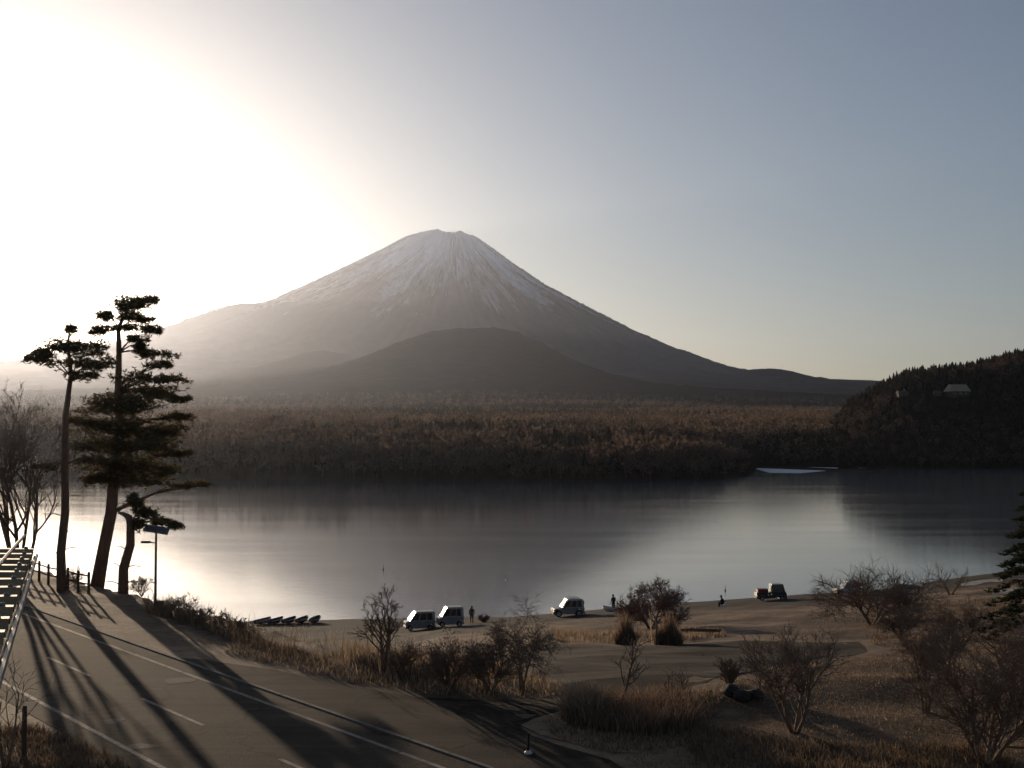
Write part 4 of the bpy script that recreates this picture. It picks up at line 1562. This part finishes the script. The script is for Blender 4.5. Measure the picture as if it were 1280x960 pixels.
def car(name, loc, rz_, label, L_, W, H, paint, style='van', group='vehicles parked on the beach'):
    """x forward; parts: body, cabin, windows, wheels, lights, bumpers, mirrors, plate"""
    o = empty(name, loc, rz_, label, 'van' if style == 'van' else ('truck' if style == 'truck' else 'car'), group)
    f, r_ = L_ / 2, -L_ / 2
    wr = 0.28 if style != 'suv' else 0.35
    g = 0.2
    belt = H * 0.52
    arc = wr * 1.2
    fx, rx = f - L_ * 0.16, r_ + L_ * 0.17

    def arch(cx):
        return [(cx + arc * math.cos(t), wr + arc * math.sin(t)) for t in np.linspace(math.pi * 1.06, -math.pi * 0.06, 9) if wr + arc * math.sin(t) > g - 0.02]
    if style == 'van':
        hood = f - L_ * 0.13
        low = [(r_ + 0.03, g)] + arch(rx) + arch(fx) + [(f - 0.03, g), (f, 0.45), (f - 0.02, belt * 0.86), (hood, belt), (r_, belt)]
        roof = [(hood - 0.02, belt - 0.01), (hood - L_ * 0.21, H - 0.06), (hood - L_ * 0.25, H), (r_ + 0.12, H), (r_ + 0.03, H - 0.1), (r_ + 0.0, belt - 0.01)]
    elif style == 'truck':
        hood = f - 0.12
        low = [(r_, 0.42), (rx - arc, 0.42)] + arch(rx)[1:] + [(fx - arc, 0.38)] + arch(fx) + [(f - 0.03, g), (f, 0.5), (f - 0.04, belt * 0.9), (hood, belt), (f - 1.75, belt), (f - 1.75, 0.62), (r_, 0.62)]
        roof = [(hood - 0.02, belt - 0.01), (hood - 0.25, H - 0.05), (hood - 0.33, H), (f - 1.68, H - 0.02), (f - 1.75, belt - 0.01)]
    else:
        hood = f - L_ * 0.27
        low = [(r_ + 0.04, g + 0.05)] + arch(rx) + arch(fx) + [(f - 0.04, g + 0.05), (f, 0.5), (f - 0.05, belt * 0.88), (hood, belt), (r_, belt)]
        roof = [(hood - 0.02, belt - 0.01), (hood - L_ * 0.17, H - 0.05), (hood - L_ * 0.22, H), (r_ + 0.3, H), (r_ + 0.12, H - 0.08), (r_ + 0.02, belt - 0.01)]
    m_ = MB()
    m_.prism(low, -W / 2, W / 2)
    body = m_.build('body', paint, o, bevel=0.03)
    ins = [0.03 if z < belt + 0.02 else 0.12 for _, z in roof]
    m_ = MB()
    m_.prism(roof, -W / 2, W / 2, ins)
    cabin = m_.build('cabin', paint, o, bevel=0.025)
    # side windows follow the slope of the cabin side
    zb, zt_ = belt + 0.06, H - 0.17
    t0, t1 = (zb - belt) / (H - belt), (zt_ - belt) / (H - belt)
    w0, w1 = W / 2 - 0.03 - 0.09 * t0 + 0.006, W / 2 - 0.03 - 0.09 * t1 + 0.006
    xf0 = hood - L_ * 0.17 * t0 - 0.12 if style != 'truck' else hood - 0.25 * t0 - 0.12
    xf1 = hood - L_ * 0.17 * t1 - 0.12 if style != 'truck' else hood - 0.25 * t1 - 0.1
    xr = (r_ + 0.18) if style != 'truck' else f - 1.65
    cuts = [0, 0.36, 0.7, 1.0] if style != 'truck' else [0, 1.0]
    for sg in (-1, 1):
        for i in range(len(cuts) - 1):
            a0_, a1_ = cuts[i], cuts[i + 1]
            xs0 = [xf0 + (xr - xf0) * a0_, xf0 + (xr - xf0) * a1_ + 0.06]
            xs1 = [xf1 + (xr + 0.04 - xf1) * a0_, xf1 + (xr + 0.04 - xf1) * a1_ + 0.06]
            m_ = MB()
            m_.v = [(xs0[0], sg * w0, zb), (xs0[1], sg * w0, zb), (xs1[1], sg * w1, zt_), (xs1[0], sg * w1, zt_),
                    (xs0[0], sg * (w0 - 0.03), zb), (xs0[1], sg * (w0 - 0.03), zb), (xs1[1], sg * (w1 - 0.03), zt_), (xs1[0], sg * (w1 - 0.03), zt_)]
            m_.f = [(0, 1, 2, 3), (7, 6, 5, 4), (0, 4, 5, 1), (1, 5, 6, 2), (2, 6, 7, 3), (3, 7, 4, 0)]
            m_.build('window', 'glass', o)
    # windscreen and rear window, slightly proud of the cabin
    (xa, za), (xb, zb2) = roof[0], roof[1]
    nrm = Vector((zb2 - za, 0, xa - xb)).normalized() * 0.012
    m_ = MB()
    lo, hi = 0.1, 0.93
    pa0 = (xa + (xb - xa) * lo, za + (zb2 - za) * lo)
    pb0 = (xa + (xb - xa) * hi, za + (zb2 - za) * hi)
    wa, wb = W / 2 - 0.12, W / 2 - 0.19
    m_.v = [(pa0[0] + nrm.x, -wa, pa0[1] + nrm.z), (pa0[0] + nrm.x, wa, pa0[1] + nrm.z), (pb0[0] + nrm.x, wb, pb0[1] + nrm.z), (pb0[0] + nrm.x, -wb, pb0[1] + nrm.z),
            (pa0[0] - nrm.x, -wa, pa0[1] - nrm.z), (pa0[0] - nrm.x, wa, pa0[1] - nrm.z), (pb0[0] - nrm.x, wb, pb0[1] - nrm.z), (pb0[0] - nrm.x, -wb, pb0[1] - nrm.z)]
    m_.f = [(0, 1, 2, 3), (7, 6, 5, 4), (0, 4, 5, 1), (1, 5, 6, 2), (2, 6, 7, 3), (3, 7, 4, 0)]
    m_.build('windscreen', 'glass', o)
    rxw = r_ - 0.004 if style != 'truck' else f - 1.755
    m_ = MB()
    m_.box((rxw + (0.05 if style != 'truck' else 0), 0, belt + (H - belt) * 0.5), (0.12 if style != 'truck' else 0.02, W * 0.72, (H - belt) * 0.55))
    m_.build('rear_window', 'glass', o)
    for x in (fx, rx):
        for sg in (-1, 1):
            wheel(o, x, sg * (W / 2 - 0.075), wr)
    for sg in (-1, 1):
        m_ = MB()
        m_.box((f - 0.01, sg * (W / 2 - 0.2), belt * 0.72), (0.06, 0.28, 0.16))
        m_.build('headlight', 'lens_clear', o, bevel=0.015)
        m_ = MB()
        m_.box((r_ + 0.005, sg * (W / 2 - 0.11), belt * 0.8), (0.05, 0.14, 0.3))
        m_.build('tail_light', 'lens_red', o, bevel=0.01)
        m_ = MB()
        m_.box((hood - 0.22, sg * (W / 2 + 0.09), belt + 0.1), (0.09, 0.16, 0.18))
        m_.build('mirror', 'black_trim', o, bevel=0.02)
        for xh in ((fx + rx) / 2 + 0.1, rx + 0.3):
            if style != 'truck' or xh > f - 1.68:
                m_ = MB()
                m_.box((xh, sg * (W / 2 + 0.012), belt - 0.1), (0.16, 0.03, 0.035))
                m_.build('door_handle', 'black_trim', o)
    for xe, nm in ((f + 0.015, 'front_bumper'), (r_ - 0.015, 'rear_bumper')):
        m_ = MB()
        m_.box((xe, 0, 0.36), (0.09, W * 0.94, 0.2))
        bp = m_.build(nm, 'black_trim' if style != 'van' else paint, o, bevel=0.025)
        m_ = MB()
        m_.box((xe + (0.052 if xe > 0 else -0.052), 0, 0.38), (0.012, 0.33, 0.16))
        m_.build('number_plate', 'plate', bp)
    m_ = MB()
    m_.box((f + 0.004, 0, belt * 0.66), (0.03, W * 0.4, 0.1))
    m_.build('grille', 'black_trim', o)
    if style == 'truck':
        for (cx, cy, sx, sy) in ((r_ + 0.02, 0, 0.04, W), ((r_ + f - 1.8) / 2, W / 2 - 0.02, L_ - 1.8, 0.04), ((r_ + f - 1.8) / 2, -W / 2 + 0.02, L_ - 1.8, 0.04)):
            m_ = MB()
            m_.box((cx, cy, 0.78), (sx, sy, 0.3))
            m_.build('bed_side', paint, o)
        m_ = MB()
        m_.box((r_ + 0.75, 0.05, 0.98), (1.2, 1.1, 0.6))
        m_.build('cargo_box', 'red_paint', o, bevel=0.02)
    if style == 'suv':
        for sg in (-1, 1):
            m_ = MB()
            m_.tube([(hood - L_ * 0.26, sg * (W / 2 - 0.2), H + 0.07), (r_ + 0.4, sg * (W / 2 - 0.2), H + 0.07)], [0.02, 0.02], 6)
            m_.build('roof_rail', 'black_trim', o)
    return o


def on_beach(px, d):
    x = (px - 640) / F * d
    return (x, d, zz(x, d))


car('parked_van', on_beach(525, 128), R(193.5), 'grey van with sun glinting on its windscreen, leftmost vehicle on the beach', 2.95, 1.48, 1.85, 'silver_car', 'van')
car('parked_van', on_beach(563, 127), R(192.5), 'grey box van with glaring front beside the standing person', 2.5, 1.48, 1.9, 'silver_car', 'van')
car('parked_car', on_beach(709, 129), R(190), 'grey estate car with bright front behind the umbrella crowned tree', 3.1, 1.6, 1.75, 'silver_car', 'suv')
car('parked_truck', on_beach(961, 146), R(3), 'small pickup truck with red load parked at the waterside', 3.4, 1.5, 1.85, 'dark_car', 'truck')
car('parked_car', on_beach(1056, 152), R(186), 'white car half hidden by the wide spreading tree', 2.9, 1.55, 1.65, 'white_car', 'suv')

# ------------------------------------------------------------------ boats


def rowboat(loc, rz_, label, L_=3.0, W=1.15, group=None, hull='boat_hull'):
    o = empty('rowing_boat', loc, rz_, label, 'boat', group)
    st_ = [(-L_ / 2, 0.36, 0.42, 0.10), (-L_ * 0.25, 0.5, 0.44, 0.03), (0, 0.5, 0.46, 0.0), (L_ * 0.25, 0.4, 0.5, 0.05), (L_ * 0.42, 0.2, 0.56, 0.16), (L_ / 2, 0.03, 0.62, 0.35)]
    m_ = MB()
    k = 9
    for x, hw, top, bot in st_:
        for j in range(k):
            t = -math.pi / 2 + math.pi * j / (k - 1)
            s = math.sin(t)
            m_.v.append((x, W * hw * s * (0.75 + 0.25 * abs(s)) * 1.0, bot + (top - bot) * abs(s) ** 4.0))
    for i in range(len(st_) - 1):
        for j in range(k - 1):
            m_.f.append((i * k + j, i * k + j + 1, (i + 1) * k + j + 1, (i + 1) * k + j))
    m_.f.append(tuple(range(k)))
    h_ = m_.build('hull', hull, o, smooth=True)
    sol = h_.modifiers.new('thickness', 'SOLIDIFY')
    sol.thickness = 0.035
    for sg in (-1, 1):
        m_ = MB()
        m_.tube([(x, sg * W * hw, top) for x, hw, top, _ in st_], [0.03] * len(st_), 6)
        m_.build('gunwale', 'lamp_white', o)  # white colour stands in for the sun glints between the dinghies
    for x in (-L_ * 0.3, 0.05, L_ * 0.28):
        m_ = MB()
        m_.box((x, 0, 0.33), (0.26, W * (0.84 if x < L_ * 0.2 else 0.68), 0.03))
        m_.build('bench', 'wood', o)
    return o


names = ['first from the lamp', 'second from the lamp', 'middle one', 'second from the slim tree', 'nearest the slim tree']
for i, px in enumerate((331, 347, 364, 380, 396)):
    d_ = 139.5 + i * 0.25
    L = on_beach(px, d_)
    rowboat((L[0], L[1], L[2] + 0.02), R(62 + 5 * i), 'dark dinghy in the row of five at the water edge, ' + names[i], 2.6, 1.05, 'row of five dinghies', 'boat_dark')
L = on_beach(763, 139)
rowboat((L[0], L[1], L[2] + 0.02), R(140), 'single pale rowing boat on the beach left of the round crowned tree', 2.2, 1.0)
L = on_beach(1130, 158)
rowboat((L[0], L[1], L[2] + 0.02), R(170), 'pale rowing boat on the shore behind the wide spreading tree', 3.2, 1.2)

# floats on the water
for px, py, lab in ((632, 725, 'tiny white float on the lake straight above the umbrella crowned tree'), (480, 711, 'tiny dark float on the lake above the slim tree'), (905, 737, 'small dark marker buoy off the beach above the sitting angler')):
    d_ = CAMZ * F / (py - HOR)
    dark = 'dark' in lab
    o = empty('buoy', ((px - 640) / F * d_, d_, 0), 0, lab, 'buoy')
    m_ = MB()
    m_.lathe([(0, -0.1), (0.1, -0.05), (0.12, 0.06), (0.07, 0.14), (0.03, 0.32)], sides=12)
    m_.build('float', 'black_trim' if dark else 'lamp_white', o, smooth=True)
    m_ = MB()
    m_.lathe([(0.03, 0.3), (0.025, 0.75), (0, 0.76)], sides=6)
    m_.build('staff', 'black_trim', o)

# ------------------------------------------------------------------ people


def person(loc, rz_, label, J, cloth, legs_m):
    """J: joint positions of one continuous body"""
    o = empty('person', loc, rz_, label, 'person')
    names_ = list(J)
    E = [('hip', 'chest'), ('chest', 'neck'), ('neck', 'head'), ('head', 'crown'), ('chest', 'shl'), ('shl', 'ell'), ('ell', 'wrl'), ('wrl', 'hal'), ('chest', 'shr'), ('shr', 'elr'), ('elr', 'wrr'), ('wrr', 'har'),
         ('hip', 'hpl'), ('hpl', 'knl'), ('knl', 'anl'), ('anl', 'tol'), ('hip', 'hpr'), ('hpr', 'knr'), ('knr', 'anr'), ('anr', 'tor')]
    rad_ = dict(hip=.16, chest=.17, neck=.07, head=.1, crown=.085, shl=.085, shr=.085, ell=.06, elr=.06, wrl=.045, wrr=.045, hal=.04, har=.04, hpl=.11, hpr=.11, knl=.075, knr=.075, anl=.055, anr=.055, tol=.045, tor=.045)
    me = bpy.data.meshes.new('body')
    me.from_pydata([J[k] for k in names_], [(names_.index(a), names_.index(b_)) for a, b_ in E], [])
    ob = link('body', me, cloth, o)
    md = ob.modifiers.new('skin', 'SKIN')
    for i, k in enumerate(names_):
        me.skin_vertices[0].data[i].radius = (rad_[k], rad_[k])
        me.skin_vertices[0].data[i].use_root = (k == 'hip')
    sb = ob.modifiers.new('sub', 'SUBSURF')
    sb.levels = sb.render_levels = 1
    h = Vector(J['head'])
    m_ = MB()
    m_.lathe([(0.0, -0.12), (0.06, -0.1), (0.09, -0.03), (0.1, 0.04), (0.085, 0.1), (0.04, 0.14), (0, 0.145)], (h.x + 0.03, h.y, h.z + 0.02), sides=12)
    hd = m_.build('face', 'skin', o, smooth=True)
    m_ = MB()
    m_.lathe([(0.115, 0.03), (0.118, 0.08), (0.095, 0.14), (0.04, 0.18), (0, 0.185)], (h.x + 0.01, h.y, h.z + 0.02), sides=12)
    m_.build('hat', 'jacket_dark', o, smooth=True)
    return o


ST = dict(hip=(0, 0, .92), chest=(.02, 0, 1.3), neck=(.03, 0, 1.48), head=(.05, 0, 1.6), crown=(.05, 0, 1.68), shl=(.02, .19, 1.4), ell=(.02, .25, 1.12), wrl=(.14, .22, .92), hal=(.2, .2, .86), shr=(.02, -.19, 1.4), elr=(.02, -.26, 1.13), wrr=(.12, -.24, .93), har=(.18, -.22, .87),
          hpl=(0, .1, .86), knl=(.03, .11, .48), anl=(0, .12, .08), tol=(.16, .13, .04), hpr=(0, -.1, .86), knr=(.05, -.11, .48), anr=(.02, -.12, .08), tor=(.18, -.13, .04))
SI = dict(hip=(0, 0, .46), chest=(.06, 0, .82), neck=(.13, 0, 1.0), head=(.18, 0, 1.12), crown=(.19, 0, 1.2), shl=(.08, .19, .92), ell=(.2, .24, .68), wrl=(.4, .16, .62), hal=(.47, .12, .62), shr=(.08, -.19, .92), elr=(.2, -.24, .68), wrr=(.4, -.16, .62), har=(.47, -.12, .62),
          hpl=(.02, .1, .45), knl=(.42, .14, .5), anl=(.4, .14, .08), tol=(.56, .15, .04), hpr=(.02, -.1, .45), knr=(.42, -.14, .5), anr=(.42, -.14, .08), tor=(.58, -.15, .04))
person(on_beach(590, 131), R(90), 'person in brown standing by the water to the right of the grey box van', ST, 'jacket_brown', None)
person(on_beach(766, 140.6), R(120), 'person in black standing beside the single rowing boat', ST, 'jacket_dark', None)
L = on_beach(902, 131)
person(L, R(150), 'person in black sitting on a white cooler box on the beach', SI, 'jacket_dark', None)
cbx = empty('cooler_box', L, R(150), 'white cooler box used as a seat on the beach', 'cooler')
m_ = MB()
m_.box((-0.02, 0, 0.16), (0.36, 0.55, 0.3))
m_.build('box', 'cooler_white', cbx, bevel=0.02)
m_ = MB()
m_.box((-0.02, 0, 0.325), (0.38, 0.57, 0.035))
m_.build('lid', 'cooler_white', cbx, bevel=0.01)

# ice and snow patches along the shore at the right
for i, pl in enumerate(([(1106, 733), (1128, 729), (1150, 727), (1150, 731), (1128, 735)], [(1195, 729), (1225, 724), (1250, 722), (1250, 726), (1222, 729), (1200, 733)], [(1235, 738), (1275, 733), (1280, 737), (1240, 742)])):
    o = drape('snow', [gp(*q)[:2] for q in pl], 0.03, 'old_snow', 1.2)
    tag(o, 'patch of old snow on the shore', 'snow', kind='structure')
